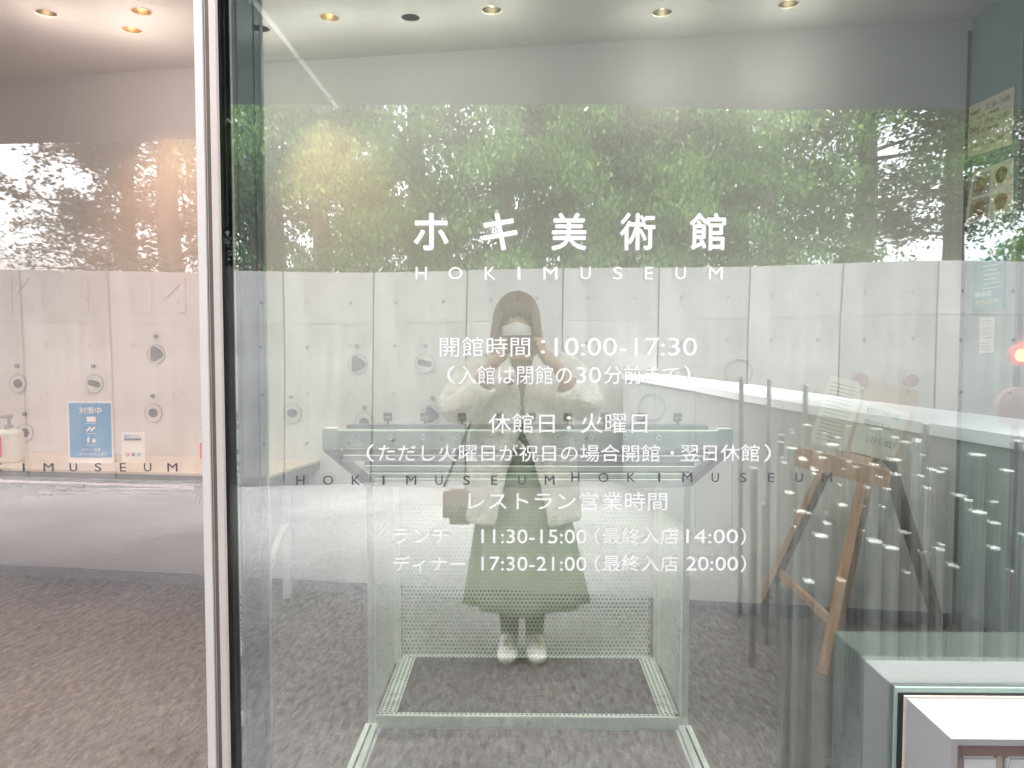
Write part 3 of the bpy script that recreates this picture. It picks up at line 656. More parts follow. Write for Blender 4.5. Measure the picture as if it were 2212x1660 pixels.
for (x_, m_) in ((276, 'pinklabel'), (288, 'slate'), (300, 'blue')):
    p = G(x_, 979 + k, dP); b = B(); q = [(.0095 * math.cos(i * math.pi / 10), .0095 * math.sin(i * math.pi / 10)) for i in range(20)]
    mw = Matrix.Translation((p.x, p.y - .0002, p.z)) @ Matrix.Rotation(R(90), 4, 'X'); b.rings([[tuple(mw @ Vector((x * s_, y * s_, z))) for x, y in q] for s_, z in ((1, 0), (1, .0015), (.6, .0015), (.6, 0))]); b.make("icon", m_, cd_)
ptext([("f", 286.5, 975 + k, 290, 983 + k)], dP - .001, 'ink', cd_)
def bottle(px, base, d, h, wdt, lab):
    p = G(px, base, d); p.z = ZK + .001; e = empty("sanitiser_bottle", p, lab, "bottle", "sanitiser bottles on the counter")
    q = lambda s_, z, rr=1: [(p.x + math.copysign(abs(math.cos(a)) ** .5, math.cos(a)) * wdt / 2 * s_, p.y + math.copysign(abs(math.sin(a)) ** .5, math.sin(a)) * wdt / 2 * .6 * s_, p.z + z) for a in [i * math.pi / 14 for i in range(28)]]
    B().rings([q(.94, 0), q(1, .006), q(1, h * .6), q(.92, h * .66), q(.45, h * .7), q(.32, h * .72)], cap=True).make("body", 'bottle', e, smooth=True)
    B().box(p.x - wdt * .46, p.x - wdt * .12, p.y - wdt * .315, p.y - wdt * .302, p.z + h * .12, p.z + h * .56).make("label_patch", 'pinklabel', e)
    B().tube([(p.x, p.y, p.z + h * .7), (p.x, p.y, p.z + h * .79)], wdt * .17, 14).make("collar", 'white', e)
    B().tube([(p.x, p.y, p.z + h * .79), (p.x, p.y, p.z + h * .93)], wdt * .06, 10).make("stem", 'white', e)
    b = B().tube([(p.x, p.y, p.z + h * .925), (p.x, p.y, p.z + h)], wdt * .15, 12); b.tube([(p.x, p.y, p.z + h * .965), (p.x - wdt * .5, p.y, p.z + h * .95)], [wdt * .07, wdt * .05], 8); b.make("pump_head", 'white', e)
bottle(22, yb, dP, .25, .13, "white pump bottle of sanitiser with a red label at the far left of the counter")
bottle(450, yb, dP, .19, .075, "pump bottle with a pink red label half hidden by the door post")

# ------------------------------------------------------------ umbrella stand
us = empty("umbrella_stand", (0, 1.3, 0), "pale green steel umbrella stand with numbered lock tags and perforated back panel", "umbrella stand")
dT, dB, dR = 2.17, 2.63, 3.19
fl = G(697, 930, dT); fr_ = G(1582, 970, dT)
B().box(fl.x, fr_.x, fl.y, fl.y + .03, fr_.z, fl.z).make("front_bar", 'greensteel', us, bevel=.003)
for (xx) in (fl.x - .001, fr_.x - .041): B().box(xx, xx + .042, fl.y - .004, fl.y + .034, fr_.z - .006, fl.z + .006).make("end_cap", 'greensteel', us, bevel=.002)
for i in range(11):
    p = G(771 + 72.4 * i, 945, dT); lk = B().tube([(p.x, fl.y - .008, p.z), (p.x, fl.y + .002, p.z)], .0075, 14).make("lock", 'chrome', us)
    B().tube([(p.x, fl.y - .010, p.z), (p.x, fl.y - .0085, p.z)], .003, 8).make("keyhole", 'black', lk)
# comb rail with number tags
B().box(fl.x + .06, fr_.x - .06, fl.y + .032, fl.y + .075, fl.z - .02, fl.z + .012).make("comb_rail", 'darkrail', us, bevel=.002)
for i, px in enumerate((838, 918, 998, 1078, 1148, 1226, 1306, 1384, 1464)):
    p = G(px, 915, dT + .05); tg = B().box(p.x - .0125, p.x + .0125, p.y - .002, p.y + .002, fl.z + .022, fl.z + .046).make("number_tag", 'slate', us, bevel=.001)
    B().box(p.x - .003, p.x + .003, p.y - .002, p.y + .002, fl.z + .012, fl.z + .0225).make("tag_stem", 'darkrail', tg)
    b = B(); text_b(b, "%03d" % (79 - i), Vector((p.x - .0085, p.y - .0032, fl.z + .028)), Vector((1, 0, 0)), Vector((0, 0, 1)), .017, .008); b.make("tag_number", 'paper', tg)
# tiers going down and back
for i, (y0, y1, xl, xr, d) in enumerate(((986, 997, 740, 1530, 2.28), (1009, 1017, 788, 1500, 2.40), (1025, 1032, 800, 1490, 2.52), (1037, 1053, 808, 1478, 2.64))):
    a = G(xl, y1, d); c = G(xr, y0, d); B().box(a.x, c.x, a.y, a.y + .016, a.z, c.z).make("tier_rail", 'greensteel', us)
    a = G(xl, y0 - 1, d + .05); c = G(xr, y0 - 14, d + .05); B().box(a.x, c.x, a.y, a.y + .01, a.z, c.z).make("tier_panel", 'darkrail', us)
pxl, pxr = G(800, 1050, dB), G(1483, 1050, dB)
for s_, (p, q) in enumerate(((fl, pxl), (fr_, pxr))):
    B().bar((p.x + (.01 if s_ == 0 else -.01), fl.y + .03, fr_.z - .004), (q.x, pxl.y, pxl.z + .01), .03, .022).make("side_brace", 'darkrail', us)
for p in (pxl, pxr): B().box(p.x - .012, p.x + .012, p.y - .012, p.y + .012, .01, p.z + .01).make("post", 'greensteel', us, bevel=.002)
br_y = pxl.y + .55
ph = G(870, 1055, dR)
for p in (pxl, pxr): B().box(p.x - .012, p.x + .012, br_y - .012, br_y + .012, .01, ph.z + .01).make("post", 'greensteel', us)
def perf(name, O, U, V_, nu, nv, pitch, r_, m, parent):
    """perforated sheet: rows of staggered cells, each a square with a six sided hole"""
    v = []; f = []
    for j in range(nv):
        for i in range(nu):
            c = O + U * ((i + .5 + (.5 if j % 2 else 0)) * pitch) + V_ * ((j + .5) * pitch); k = len(v); h = pitch / 2
            out = [(-h, -h), (0, -h), (h, -h), (h, h), (0, h), (-h, h)]; inn = [(-.87 * r_, -.5 * r_), (0, -r_), (.87 * r_, -.5 * r_), (.87 * r_, .5 * r_), (0, r_), (-.87 * r_, .5 * r_)]
            v += [tuple(c + U * a + V_ * b_) for a, b_ in out + inn]
            for q in range(6): f.append((k + q, k + (q + 1) % 6, k + 6 + (q + 1) % 6, k + 6 + q))
    me = bpy.data.meshes.new(name); me.from_pydata(v, [], f); return link(name, me, m, parent)
pitch = .0165
wB = (pxr.x - pxl.x) - .03; nu = int(wB / pitch) - 1; nv = int((ph.z - .10) / pitch)
perf("back_mesh", Vector((pxl.x + .012, br_y, .045)), Vector((1, 0, 0)), Vector((0, 0, 1)), nu, nv, pitch, .0056, 'greensteel', us)
for s_ in (pxl.x + .004, pxr.x - .004):
    perf("side_mesh", Vector((s_, pxl.y + .02, .045)), Vector((0, 1, 0)), Vector((0, 0, 1)), int(.50 / pitch), nv, pitch, .0056, 'greensteel', us)
zt = .045
perf("tray_edge_mesh", Vector((pxl.x + .014, pxl.y + .03, zt)), Vector((0, 1, 0)), Vector((1, 0, 0)), int(.50 / pitch), 4, pitch, .0056, 'greensteel', us)
perf("tray_edge_mesh", Vector((pxr.x - .014 - 4 * pitch, pxl.y + .03, zt)), Vector((0, 1, 0)), Vector((1, 0, 0)), int(.50 / pitch), 4, pitch, .0056, 'greensteel', us)
perf("tray_edge_mesh", Vector((pxl.x + .014, pxl.y + .0, zt)), Vector((1, 0, 0)), Vector((0, 1, 0)), nu, 2, pitch, .0056, 'greensteel', us)
perf("tray_edge_mesh", Vector((pxl.x + .014, br_y - .03, zt)), Vector((1, 0, 0)), Vector((0, 1, 0)), nu, 2, pitch, .0056, 'greensteel', us)
B().box(pxl.x + .013, pxr.x - .013, pxl.y - .014, pxl.y - .004, .0125, .056).make("bottom_bar", 'greensteel', us, bevel=.002)
B().box(pxl.x + .013, pxr.x - .013, pxl.y - .03, pxl.y - .022, .012, .02).make("bottom_rail", 'chrome', us)
for s_, p in ((1, pxl), (-1, pxr)):
    B().box(p.x - .022, p.x + .022, pxl.y - .62, pxl.y - .013, .011, .03).make("foot", 'greensteel', us, bevel=.002)
    B().box(p.x - .003, p.x + .003, pxl.y - .61, pxl.y - .03, .0302, .0315).make("foot_groove", 'black', us)
    B().box(p.x + s_ * .03 - .004, p.x + s_ * .03 + .004, pxl.y - .60, pxl.y - .03, .011, .02).make("inner_rail", 'steel', us)
B().tube([(0.02, pxl.y - .018, .034), (0.02, pxl.y - .0145, .034)], .007, 12).make("bottom_lock", 'chrome', us)

# ------------------------------------------------------------ easel with papers
ea = empty("easel", (1.4, 1.9, 0), "wooden easel with a pink board inside the window at the right", "easel")
fA, fB, fC = G(1640, 1312, 3.98 - .15), G(1782, 1468, 3.09), G(2030, 1362, 3.62)
for p in (fA, fB, fC): p.z = .012
tA, tB, tC = G(1790, 1000, 3.35), G(1880, 990, 3.22), G(1915, 990, 3.28)
b = B().bar(fA, tA, .046, .035); b.make("leg", 'wood', ea); B().bar(fB, tB, .05, .04).make("leg", 'wood', ea); B().bar(fC, tC, .048, .035).make("leg", 'wood2', ea)
m1 = fA + (tA - fA) * .16; m2 = fB + (tB - fB) * .26; m3 = fA + (tA - fA) * .30
B().bar(m3, fB + (tB - fB) * .22, .02, .035).make("stretcher", 'wood', ea)
def quad(name, pts, th, m, parent, lift=0):
    P = [Vector(p) for p in pts]; n = (P[1] - P[0]).cross(P[3] - P[0]).normalized()
    if n.y > 0 or (abs(n.y) < .1 and n.x > 0): n = -n
    P = [p + n * lift for p in P]; return B().hexa([p for p in P] + [p + n * th for p in P]).make(name, m, parent)
# ledge
b = B().hexa([G(1708, 972, 3.25), G(1932, 1030, 3.05), G(1932, 1030, 3.12), G(1712, 972, 3.32), G(1716, 958, 3.25) + Vector((0, 0, 0)), G(1936, 1010, 3.05), G(1936, 1010, 3.12), G(1716, 958, 3.32)])
quad("ledge", [G(1718, 1006, 3.22), G(1922, 1055, 3.06), G(1925, 1018, 3.06), G(1722, 962, 3.22)], .035, 'wood', ea)
bd = lambda px, py: onplane(px, py, G(1850, 1000, 3.26), Vector((.22, -1, .18)).normalized())
quad("board", [bd(1800, 985), bd(1932, 1030), bd(1990, 846), bd(1858, 812)], .006, 'pinkboard', ea)
for (px, py) in ((1858, 820), (1966, 822)):
    c = bd(px, py); B().tube([c + Vector((0, -.016, 0)), c + Vector((0, .012, 0))], .030, 20).make("clip", 'rosedisc', ea)
pp = empty("menu_sheet", bd(1790, 960), "white densely printed sheet leaning left on the easel", "paper", "papers on the easel")
pc = [bd(1746, 955), bd(1822, 975), bd(1866, 830), bd(1790, 812)]
quad("sheet", pc, .001, 'paper', pp, .009)
def lines_on(parent, pc, rows, m, lift, x0=.12, x1=.88, h=.012):
    b = B(); P = [Vector(p) for p in pc]; n = (P[1] - P[0]).cross(P[3] - P[0]).normalized()
    if n.y > 0 or (abs(n.y) < .1 and n.x > 0): n = -n
    at = lambda u, v: (P[0] * (1 - u) + P[1] * u) * (1 - v) + (P[3] * (1 - u) + P[2] * u) * v + n * lift
    for v in rows:
        e_ = x1 - rn.uniform(0, .3) * (x1 - x0); u = x0
        while u < e_:
            du = rn.uniform(.03, .10); u2 = min(u + du, e_); q = [at(u, v), at(u2, v), at(u2, v + h), at(u, v + h)]
            b.hexa(q + [p + n * .0004 for p in q]); u = u2 + .02
    return b.make("printed_lines", m, parent)
lines_on(pp, pc, [.08 + .055 * i for i in range(16)], 'ink', .0102, h=.007)
p2 = empty("notice_sheet", bd(1900, 960), "white handwritten notice on the pink board of the easel", "paper", "papers on the easel")
pc = [bd(1833, 975), bd(1926, 1000), bd(1963, 892), bd(1862, 868)]
quad("sheet", pc, .001, 'paper', p2, .009)
def text_quad(parent, s, pc, u0, u1, v0, v1, m, lift):
    P = [Vector(p) for p in pc]; n = (P[1] - P[0]).cross(P[3] - P[0]).normalized()
    if n.y > 0 or (abs(n.y) < .1 and n.x > 0): n = -n
    V, Fc = glyph(s, 0.0)
    if not V: return
    x0 = min(v[0] for v in V); x1 = max(v[0] for v in V); y0 = min(v[1] for v in V); y1 = max(v[1] for v in V)
    at = lambda u, v: (P[0] * (1 - u) + P[1] * u) * (1 - v) + (P[3] * (1 - u) + P[2] * u) * v
    b = B(); b.v = [tuple(at(u0 + (u1 - u0) * (v[0] - x0) / (x1 - x0), v0 + (v1 - v0) * (v[1] - y0) / (y1 - y0)) + n * (lift + v[2] * .1)) for v in V]; b.f = list(Fc)
    return b.make("lettering", m, parent)
text_quad(p2, "本日のランチタイムは", pc, .1, .8, .80, .92, 'ink', .0105)
text_quad(p2, "満席となりました。", pc, .12, .72, .56, .68, 'ink', .0105)
text_quad(p2, "レストランはなう", pc, .28, .92, .24, .38, 'ink', .0105)

# ------------------------------------------------------------ papers on the side wall
SX = Vector((2.066, 0, 0)); NXv = Vector((1, 0, 0))
sp_ = lambda px, py: onplane(px, py, SX, NXv)
def sheet(name, lab, cat, px, m):
    pc = [sp_(*p) for p in px]; e = empty(name, (pc[0] + pc[2]) / 2, lab, cat); quad("sheet", pc, .0012, m, e); return e, pc
e, pc = sheet("hours_sheet", "cream sheet with handwritten lunch and dinner hours, topmost on the side wall", "paper", [(2090, 342), (2187, 312), (2192, 187), (2093, 232)], 'paper2')
for (s, u0, u1, v0, v1) in (("Lunch", .08, .28, .80, .90), ("11:30~15:00", .42, .92, .80, .90), ("(L.O. 14:00)", .22, .70, .67, .75), ("Dinner", .06, .28, .46, .56), ("17:30~21:00", .40, .90, .52, .62), ("(L.O. 20:00)", .22, .70, .38, .46), ("TEL 043(205)1500", .12, .85, .12, .22)):
    text_quad(e, s, pc, u0, u1, v0, v1, 'ink', .0016)
e, pc = sheet("dish_photos", "sheet of four food photos below the hours sheet", "photo sheet", [(2083, 488), (2189, 460), (2190, 340), (2102, 374)], 'paper')
P = pc; at = lambda u, v: (P[0] * (1 - u) + P[1] * u) * (1 - v) + (P[3] * (1 - u) + P[2] * u) * v
MT['dish1'] = mat("dish1", (.20, .04, .02), .7, col2=(.30, .32, .12), scale=60); MT['dish2'] = mat("dish2", (.03, .05, .02), .7, col2=(.30, .20, .06), scale=60)
MT['photobg'] = mat("photobg", (.30, .27, .26), .7, col2=(.45, .43, .42), scale=30)
for (u, v, m_) in ((.27, .72, 'dish1'), (.74, .76, 'dish2'), (.30, .25, 'dish1'), (.76, .27, 'dish1')):
    q = [at(u - .21, v - .21), at(u + .21, v - .21), at(u + .21, v + .21), at(u - .21, v + .21)]; quad("photo", q, .0006, 'photobg' if u < .5 else 'paper2', e, .0014)
    b = B(); pts = [at(u + .13 * math.cos(a) * (1 + .12 * math.sin(3 * a)), v + .15 * math.sin(a)) for a in [i * math.pi / 12 for i in range(24)]]
    b.v = [tuple(p + Vector((-.0024, 0, 0))) for p in pts] + [tuple(p + Vector((-.0030, 0, 0))) for p in pts]; b.f = [tuple(range(24)), tuple(24 + i for i in range(24))] + [(i, (i + 1) % 24, 24 + (i + 1) % 24, 24 + i) for i in range(24)]; b.make("dish", m_, e)
e, pc = sheet("teal_poster", "teal poster with white and yellow Japanese lettering on the side wall", "poster", [(2102, 676), (2170, 668), (2171, 504), (2102, 518)], 'teal')
text_quad(e, "食で活力を!", pc, .08, .92, .84, .93, 'letter', .0016); text_quad(e, "元気に営業中", pc, .08, .90, .73, .81, 'yellow', .0016)
lines_on(e, pc, [.30, .36, .42, .48, .54, .60, .66], 'letter', .0016, .35, .95, .012); text_quad(e, "飲食店", pc, .08, .60, .20, .27, 'letter', .0016); text_quad(e, "感染対策", pc, .08, .85, .09, .16, 'yellow', .0016)
e, pc = sheet("small_notice", "small white printed notice below the teal poster", "paper", [(2116, 764), (2148, 762), (2149, 686), (2117, 687)], 'paper')
lines_on(e, pc, [.10, .18, .27, .42, .52, .58, .64, .70, .84, .90], 'ink', .0016, .08, .92, .012)
# red alarm lamp and disc on the side wall
c1 = G(2206, 768, 3.1); c2 = G(2200, 880, 3.1)
e = empty("alarm_lamp", c1, "round lit red alarm lamp at the right edge above the white coping", "alarm lamp")
B().tube([c1 + Vector((0, 0, 0)), c1 + Vector((0, .03, 0))], .042, 24).make("rim", 'redrim', e); B().tube([c1 + Vector((0, -.02, 0)), c1 + Vector((0, -.0005, 0))], [.012, .026], 20).make("lens", 'redglow', e)
B().box(c1.x, 2.0695, c1.y + .031, c1.y + .05, c1.z - .02, c1.z + .02).make("bracket", 'redrim', e)
e = empty("round_alarm_bell", c2, "dull rose round disc below the red alarm lamp at the right edge", "alarm bell")
b = B().tube([c2 + Vector((0, -.012, 0)), c2, c2 + Vector((0, .03, 0))], [.05, .078, .08], 32); b.make("dome", 'rosedisc', e, smooth=False); B().box(c2.x, 2.0695, c2.y + .031, c2.y + .05, c2.z - .02, c2.z + .02).make("bracket", 'rosedisc', e)
# frame strips of the side wall
e = empty("side_wall_frame", (2.05, 1.2, 0), "dark blue green upright strips and top rail of the side wall at the right", "frame")
for px in (2196, 2072):
    yy = sp_(px, 900).y; B().box(2.052, 2.0695, yy - .012, yy + .012, .012, ZC - .052).make("upright", 'darkrail', e)
B().box(2.046, 2.0695, .3, 2.1, .012, .10).make("skirting", 'darkrail', e)
b = B(); b.hexa([WA + WN * .012 + Vector((0, 0, .011)), WB + WN * .012 + Vector((-.03, 0, .011)), WB + WN * .001 + Vector((-.03, 0, .011)), WA + WN * .001 + Vector((0, 0, .011)), WA + WN * .012 + Vector((0, 0, .07)), WB + WN * .012 + Vector((-.03, 0, .07)), WB + WN * .001 + Vector((-.03, 0, .07)), WA + WN * .001 + Vector((0, 0, .07))])
sk = struct(b.make("skirting_board", 'darkrail'))

# ------------------------------------------------------------ the photographer (seen mirrored)
def pm(px, py, dm): return M(px, py, dm)
per = empty("person", (pm(1130, 1425, 3.32).x, -1.82, 0), "person in cream fleece jacket, long green skirt and white mask photographing the window", "person")
# body: skeleton grown with a skin, head added, all fused into one surface
J = {}; E = []
def joint(k, p, r_, parent=None):
    J[k] = (Vector(p), r_)
    if parent: E.append((parent, k))
X = lambda px, d=3.32: pm(px, 750, d).x
bx_ = X(1128); by = -1.84
joint('pel', (bx_, by, .84), .115)
joint('wai', (bx_, by, .98), .10, 'pel'); joint('che', (bx_ - .005, by, 1.14), .115, 'wai'); joint('nkb', (bx_ - .015, by + .01, 1.27), .06, 'che'); joint('nk', (bx_ - .02, by + .02, 1.33), .047, 'nkb'); joint('hd', (X(1116), by + .04, 1.43), .06, 'nk')
for s_, n in ((-1, 'l'), (1, 'r')):
    joint('hip' + n, (bx_ + s_ * .075, by, .78), .082, 'pel'); joint('kn' + n, (bx_ + s_ * .062, by + .02, .42), .052, 'hip' + n); joint('cf' + n, (bx_ + s_ * .058, by - .01, .30), .048, 'kn' + n); joint('an' + n, (bx_ + s_ * .055, by - .02, .08), .032, 'cf' + n)
    joint('ft' + n, (bx_ + s_ * .07, by + .10, .035), .032, 'an' + n)
    joint('sh' + n, (bx_ + s_ * .16, by, 1.25), .055, 'nkb')
EL = {'l': pm(985, 895, 3.20), 'r': pm(1262, 885, 3.16)}; WR = {'l': pm(1072, 782, 3.10), 'r': pm(1204, 800, 3.09)}; HN = {'l': pm(1084, 764, 3.07), 'r': pm(1180, 772, 3.07)}
for n in 'lr':
    joint('el' + n, EL[n], .043, 'sh' + n); joint('wr' + n, WR[n], .026, 'el' + n); joint('pa' + n, HN[n], .030, 'wr' + n)
PHC = Vector((X(1126, 3.03), -1.522, pm(1126, 747, 3.03).z))
for n, s_ in (('l', -1), ('r', 1)):
    h = J['pa' + n][0]
    for i in range(4):
        zt_ = PHC.z + .022 - i * .019; base = h + Vector((-s_ * .012, .006, .028 - i * .018)); mid = Vector((PHC.x + s_ * (.088), PHC.y + .004, zt_)); tip = Vector((PHC.x + s_ * (.045 + .008 * i), PHC.y + .014, zt_ - .002))
        joint('f%s%d0' % (n, i), base, .0095, 'pa' + n); joint('f%s%d1' % (n, i), mid, .0088, 'f%s%d0' % (n, i)); joint('f%s%d2' % (n, i), tip, .0075, 'f%s%d1' % (n, i))
    joint('t%s0' % n, h + Vector((-s_ * .02, -.012, -.01)), .012, 'pa' + n); joint('t%s1' % n, Vector((PHC.x + s_ * .062, PHC.y - .018, PHC.z - .02)), .010, 't%s0' % n); joint('t%s2' % n, Vector((PHC.x + s_ * .035, PHC.y - .014, PHC.z - .012)), .0085, 't%s1' % n)
ks = list(J); me = bpy.data.meshes.new("body"); me.from_pydata([tuple(J[k][0]) for k in ks], [(ks.index(a), ks.index(c)) for a, c in E], [])
body = bpy.data.objects.new("body", me); C.objects.link(body)
body.modifiers.new("skin", 'SKIN')
sv = me.skin_vertices[0].data
for i, k in enumerate(ks): sv[i].radius = (J[k][1], J[k][1]); sv[i].use_root = (k == 'pel')
bake(body, [('SUBSURF', dict(levels=1, render_levels=1))])
HC = Vector((X(1116), by + .05, 1.452))
hb = bmesh.new(); hb.from_mesh(body.data)
tmp = bmesh.new(); bmesh.ops.create_uvsphere(tmp, u_segments=32, v_segments=24, radius=1)
for v in tmp.verts:
    x, y, z = v.co; wz = 1 - .22 * max(0, -z) ** 1.5
    v.co = Vector((x * .074 * wz, y * .090 * (1 - .12 * max(0, -z)), z * .108)) + HC
    if y > 0: v.co.y += .012 * math.exp(-((x / .22) ** 2 + ((z + .12) / .22) ** 2))           # nose
    if y > .3: v.co.y -= .006 * (math.exp(-(((x - .42) / .22) ** 2 + ((z - .08) / .14) ** 2)) + math.exp(-(((x + .42) / .22) ** 2 + ((z - .08) / .14) ** 2)))  # eye sockets
tm = bpy.data.meshes.new("h"); tmp.to_mesh(tm); hb.from_mesh(tm); hb.to_mesh(body.data); hb.free(); tmp.free()
bake(body, [('REMESH', dict(mode='VOXEL', voxel_size=.006)), ('SMOOTH', dict(factor=.5, iterations=2))])
body.data.materials.clear(); body.data.materials.append(MT['skin']); body.parent = per; body.matrix_parent_inverse = PI(per)
for p in body.data.polygons: p.use_smooth = True
# closed eyelids and brows looking down at the phone
for s_ in (-1, 1):
    pts = [HC + Vector((s_ * .031 + q * .016, .079 - abs(q) * .005 - .003, .004 - .004 * (1 - q * q))) for q in (-1, -.5, 0, .5, 1)]
    B().tube(pts, [.0015, .003, .0036, .003, .0015], 6).make("eyelashes", 'hair', per)
    pts = [HC + Vector((s_ * .032 + q * .019, .083 - abs(q) * .006 - .003, .030 + .003 * (1 - q * q))) for q in (-1, 0, 1)]
    B().tube(pts, [.0015, .003, .0012], 6).make("eyebrow", 'hair', per)
# hair: cap, long side curtains, fringe
b = B(); rings = []
for j in range(22):
    t_ = j / 21
    if t_ < .45:
        a = t_ / .45 * math.pi / 2; z = HC.z + .002 + .122 * math.cos(a); rx = .090 * math.sin(a) + .001; ry = .108 * math.sin(a) + .001; gap = .0 if a < .80 else min(.66, (a - .80) * 2.6)
    else:
        u = (t_ - .45) / .55; z = HC.z - .0 - u * .155; rx = .090 + .009 * math.sin(u * 3) ; ry = .108 - .02 * u; gap = .66 + .12 * min(u * 2.5, 1)
    ring = []
    for i in range(49):
        a = math.pi / 2 + gap + (2 * math.pi - 2 * gap) * i / 48; wv = 1 + (.022 * math.sin(i * 2.1 + j * .2) + .015 * math.sin(i * .9 + 1)) * min(1, t_ * 2)
        ring.append((HC.x + rx * math.cos(a) * wv, HC.y - .008 + ry * math.sin(a) * wv, z))
    rings.append(ring)
b.rings(rings, closed=False); hr = b.make("hair", 'hair', per, smooth=True); bake(hr, [('SOLIDIFY', dict(thickness=.010, offset=-1))])
for p in hr.data.polygons: p.use_smooth = True
b = B()
for i in range(44):
    u = -1 + 2 * i / 43; xt = u * .066; ln = .062 + .010 * math.sin(i * 3.3) + .006 * math.sin(i * 1.7) + .012 * abs(u) ** 2
    cy_ = lambda x, k_: HC.y - .008 + .108 * k_ * math.sqrt(max(0, 1 - (x / .094) ** 2))
    b.tube([(HC.x + xt * .55, cy_(xt * .55, .66), HC.z + .096), (HC.x + xt * .9, cy_(xt * .9, .90), HC.z + .078), (HC.x + xt, cy_(xt, 1.0), HC.z + .052), (HC.x + xt * 1.02, cy_(xt, .985), HC.z + .078 - ln)], [.003, .0048, .0042, .0012], 5)
b.make("fringe", 'hair', hr, smooth=True)
# mask
b = B(); rings = []
for j in range(9):
    v_ = j / 8; z = HC.z - .024 - v_ * .075; ring = []
    for i in range(17):
        u = -1 + i / 8; a = u * 1.18; rx = (.079 - .017 * v_ ** 2); ry = .098 - .012 * v_ ** 2 - (.004 if v_ < .1 else 0)
        bul = .012 * math.exp(-(u / .35) ** 2) * math.sin(math.pi * min(1, v_ * .9 + .1)); ring.append((HC.x + rx * math.sin(a), HC.y + (ry) * math.cos(a) * .98 + bul, z + (.014 * math.exp(-(u / .4) ** 2) if j == 0 else 0) - .010 * (u * u) * (1 if j == 0 else 0)))
    rings.append(ring)
b.rings(rings, closed=False); mk = b.make("face_mask", 'maskw', per, smooth=True); bake(mk, [('SOLIDIFY', dict(thickness=.002, offset=1))])
# jacket
def ringz(cx, cy, z, rx, ry, n=56, gap=0, wob=0.0, seed=0):
    out = []
    for i in range(n):
        a = math.pi / 2 + gap + (2 * math.pi - 2 * gap) * (i / (n - 1) if gap is not None else i / n)
        k_ = 1 + wob * math.sin(a * 5 + seed) + wob * .6 * math.sin(a * 9 + seed * 2)
        ca, sa = math.cos(a), math.sin(a); out.append((cx + rx * k_ * math.copysign(abs(ca) ** .85, ca), cy + ry * k_ * math.copysign(abs(sa) ** .85, sa), z))
    return out
prof = [(1.315, .075, .085, .55), (1.295, .115, .10, .42), (1.265, .165, .115, .22), (1.22, .195, .13, .08), (1.14, .205, .142, .02), (1.04, .210, .148, .02), (.97, .212, .15, .03), (.90, .215, .152, .10), (.83, .220, .155, .18), (.76, .232, .165, .25), (.68, .240, .175, .32), (.61, .242, .18, .38), (.585, .238, .175, .40)]
b = B(); b.rings([ringz(bx_, by, z, rx, ry, gap=g_, wob=.012 if z < 1.2 else 0, seed=z * 4) for (z, rx, ry, g_) in prof], closed=False)
ck = b.make("jacket", 'fleece', per, smooth=True)
bake(ck, [('SOLIDIFY', dict(thickness=.018, offset=0)), ('SUBSURF', dict(levels=2, render_levels=2))])
CUF = {'l': pm(1048, 832, 3.12), 'r': pm(1222, 838, 3.11)}
for n in 'lr':
    sh = J['sh' + n][0]; s_ = -1 if n == 'l' else 1; el = EL[n] + Vector((s_ * .012, -.01, -.02)); cf = CUF[n]
    pts = [sh + Vector((-s_ * .05, 0, .0)), sh + Vector((s_ * .01, .005, -.01)), sh * .55 + el * .45 + Vector((s_ * .02, 0, 0)), el, el * .6 + cf * .4 + Vector((0, .0, -.012)), cf]
    b = B().tube(pts, [.07, .082, .088, .090, .076, .056], 22, cap=False); sl = b.make("sleeve", 'fleece', ck, smooth=True)
    bake(sl, [('SUBSURF', dict(levels=2, render_levels=2)), ('SOLIDIFY', dict(thickness=.012, offset=-1))])
    tx_ = bpy.data.textures.new("wool", 'CLOUDS'); tx_.noise_scale = .05
    bake(sl, [('DISPLACE', dict(texture=tx_, strength=.018, texture_coords='GLOBAL'))])
    for p in sl.data.polygons: p.use_smooth = True
tx_ = bpy.data.textures.new("wool2", 'CLOUDS'); tx_.noise_scale = .06
bake(ck, [('DISPLACE', dict(texture=tx_, strength=.02, texture_coords='GLOBAL'))])
for p in ck.data.polygons: p.use_smooth = True
b = B(); b.rings([ringz(bx_, by, z, rx, ry, gap=0.0) for (z, rx, ry) in ((1.31, .058, .065), (1.27, .10, .09), (1.2, .15, .108), (.95, .16, .115), (.84, .15, .11))], closed=False); b.make("sweater", 'sweater', per, smooth=True)
for z in (1.075, 1.00, .925): 
    c = Vector((bx_ - .012, by + .152, z)); B().tube([c, c + Vector((0, .014, 0))], .011, 14).make("button", 'beige', ck)
c = pm(1101, 831, 3.14); c.y = by + .17; B().tube([c + Vector((0, -.04, 0)), c + Vector((0, .01, 0))], [.02, .015], 16).make("brooch", 'brooch', ck)
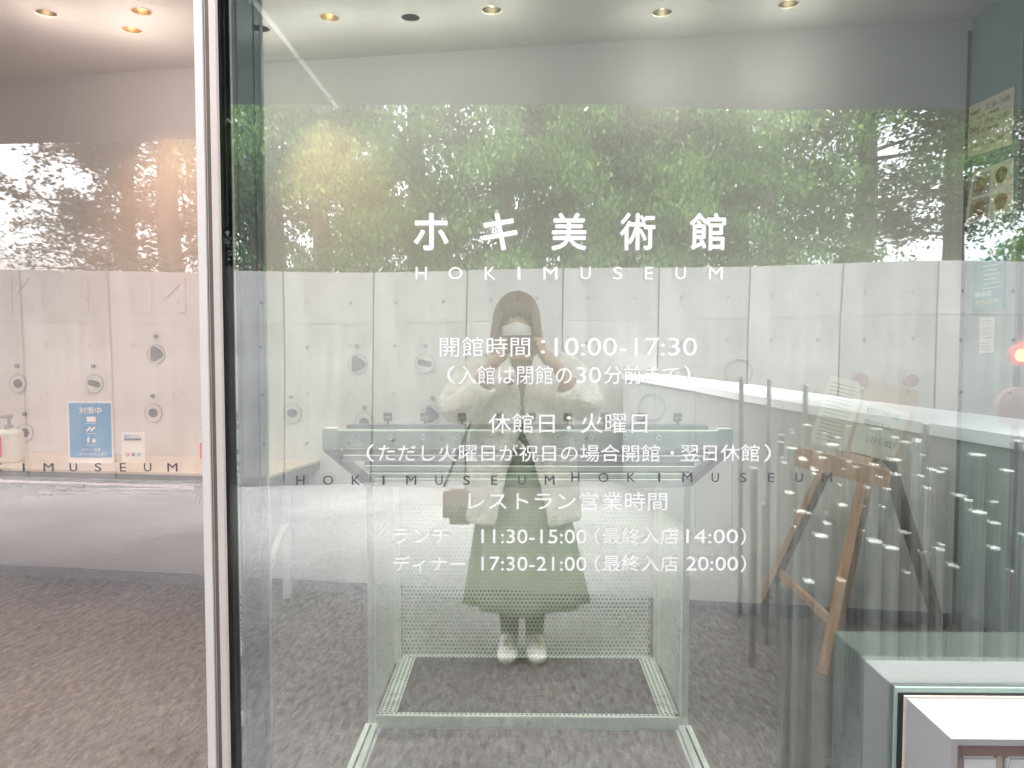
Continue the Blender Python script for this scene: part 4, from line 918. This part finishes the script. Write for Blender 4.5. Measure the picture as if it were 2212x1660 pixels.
# skirt, long with soft folds
b = B(); rg = []
for j in range(16):
    t_ = j / 15; z = .92 - t_ * (.92 - .235); rx = .145 + .105 * t_ ** 1.1; ry = .115 + .075 * t_; cx_ = bx_ + .012 * t_; ring = []
    for i in range(80):
        a = 2 * math.pi * i / 80; k_ = 1 + .075 * t_ * math.sin(a * 9 + 1.2 * math.sin(a * 2 + .5) + t_ * .6) + .04 * t_ * math.sin(a * 4 + 1)
        ring.append((cx_ + rx * k_ * math.cos(a), by + ry * k_ * math.sin(a), z))
    rg.append(ring)
b.rings(rg); sk_ = b.make("skirt", 'skirt', per, smooth=True); bake(sk_, [('SOLIDIFY', dict(thickness=.004, offset=-1))])
for p in sk_.data.polygons: p.use_smooth = True
for n, s_ in (('l', -1), ('r', 1)):
    B().tube([J['kn' + n][0] + Vector((0, 0, .06)), J['kn' + n][0], J['cf' + n][0], J['an' + n][0] + Vector((0, 0, .05)), J['an' + n][0] - Vector((0, 0, .02))], [.064, .060, .055, .041, .038], 16).make("stocking", 'tights', per, smooth=True)
    f0_ = J['an' + n][0]; b = B(); rg = []
    for (dy, wx_, h_, z0_) in ((-.075, .018, .03, .012), (-.06, .034, .085, .012), (-.01, .038, .10, .012), (.04, .041, .075, .012), (.09, .045, .055, .012), (.13, .038, .045, .012), (.15, .018, .028, .014)):
        rg.append([(f0_.x + s_ * .010 * (dy + .05) / .2 + wx_ * math.cos(a), f0_.y + .02 + dy, z0_ + h_ / 2 + h_ / 2 * math.sin(a)) for a in [i * math.pi / 9 for i in range(18)]])
    b.rings(rg, cap=True); sh_ = b.make("shoe", 'shoe', per, smooth=True)
    B().prism([(f0_.x + s_ * .006 + .044 * math.cos(a) * (1 if math.sin(a) > 0 else .85), f0_.y + .055 + .118 * math.sin(a)) for a in [i * math.pi / 12 for i in range(24)]], .001, .016, Matrix.Identity(4)).make("sole", 'sole', sh_)
ph_ = empty("phone", PHC, "dark phone held up sideways in both hands of the person", "phone")
B().box(PHC.x - .079, PHC.x + .079, PHC.y - .006, PHC.y + .004, PHC.z - .037, PHC.z + .037).make("case", 'phone', ph_, bevel=.003)
B().box(PHC.x - .074, PHC.x + .074, PHC.y - .0066, PHC.y - .0062, PHC.z - .033, PHC.z + .033).make("screen", 'black', ph_)
B().box(PHC.x + .045, PHC.x + .072, PHC.y + .0043, PHC.y + .0065, PHC.z + .006, PHC.z + .032).make("camera_bump", 'slate', ph_, bevel=.001)
# shoulder bag hanging at her side
bc = pm(1000, 1098, 3.28); bg_ = empty("shoulder_bag", bc, "brown shoulder bag hanging beside the person's skirt", "bag")
B().box(bc.x - .075, bc.x + .065, bc.y - .04, bc.y + .03, bc.z - .08, bc.z + .07).make("pouch", 'bag', bg_, bevel=.028, smooth=True)
B().box(bc.x - .070, bc.x + .060, bc.y + .028, bc.y + .036, bc.z - .0, bc.z + .066).make("flap", 'bag', bg_, bevel=.003)
b = B().tube([bc + Vector((-.07, 0, .08)), Vector((bx_ - .215, by + .09, 1.0)), Vector((bx_ - .15, by + .05, 1.31))], .006, 8); b.tube([bc + Vector((.06, 0, .08)), Vector((bx_ - .19, by - .12, 1.05)), Vector((bx_ - .15, by + .0, 1.31))], .006, 8); b.make("strap", 'bag', bg_, smooth=True)
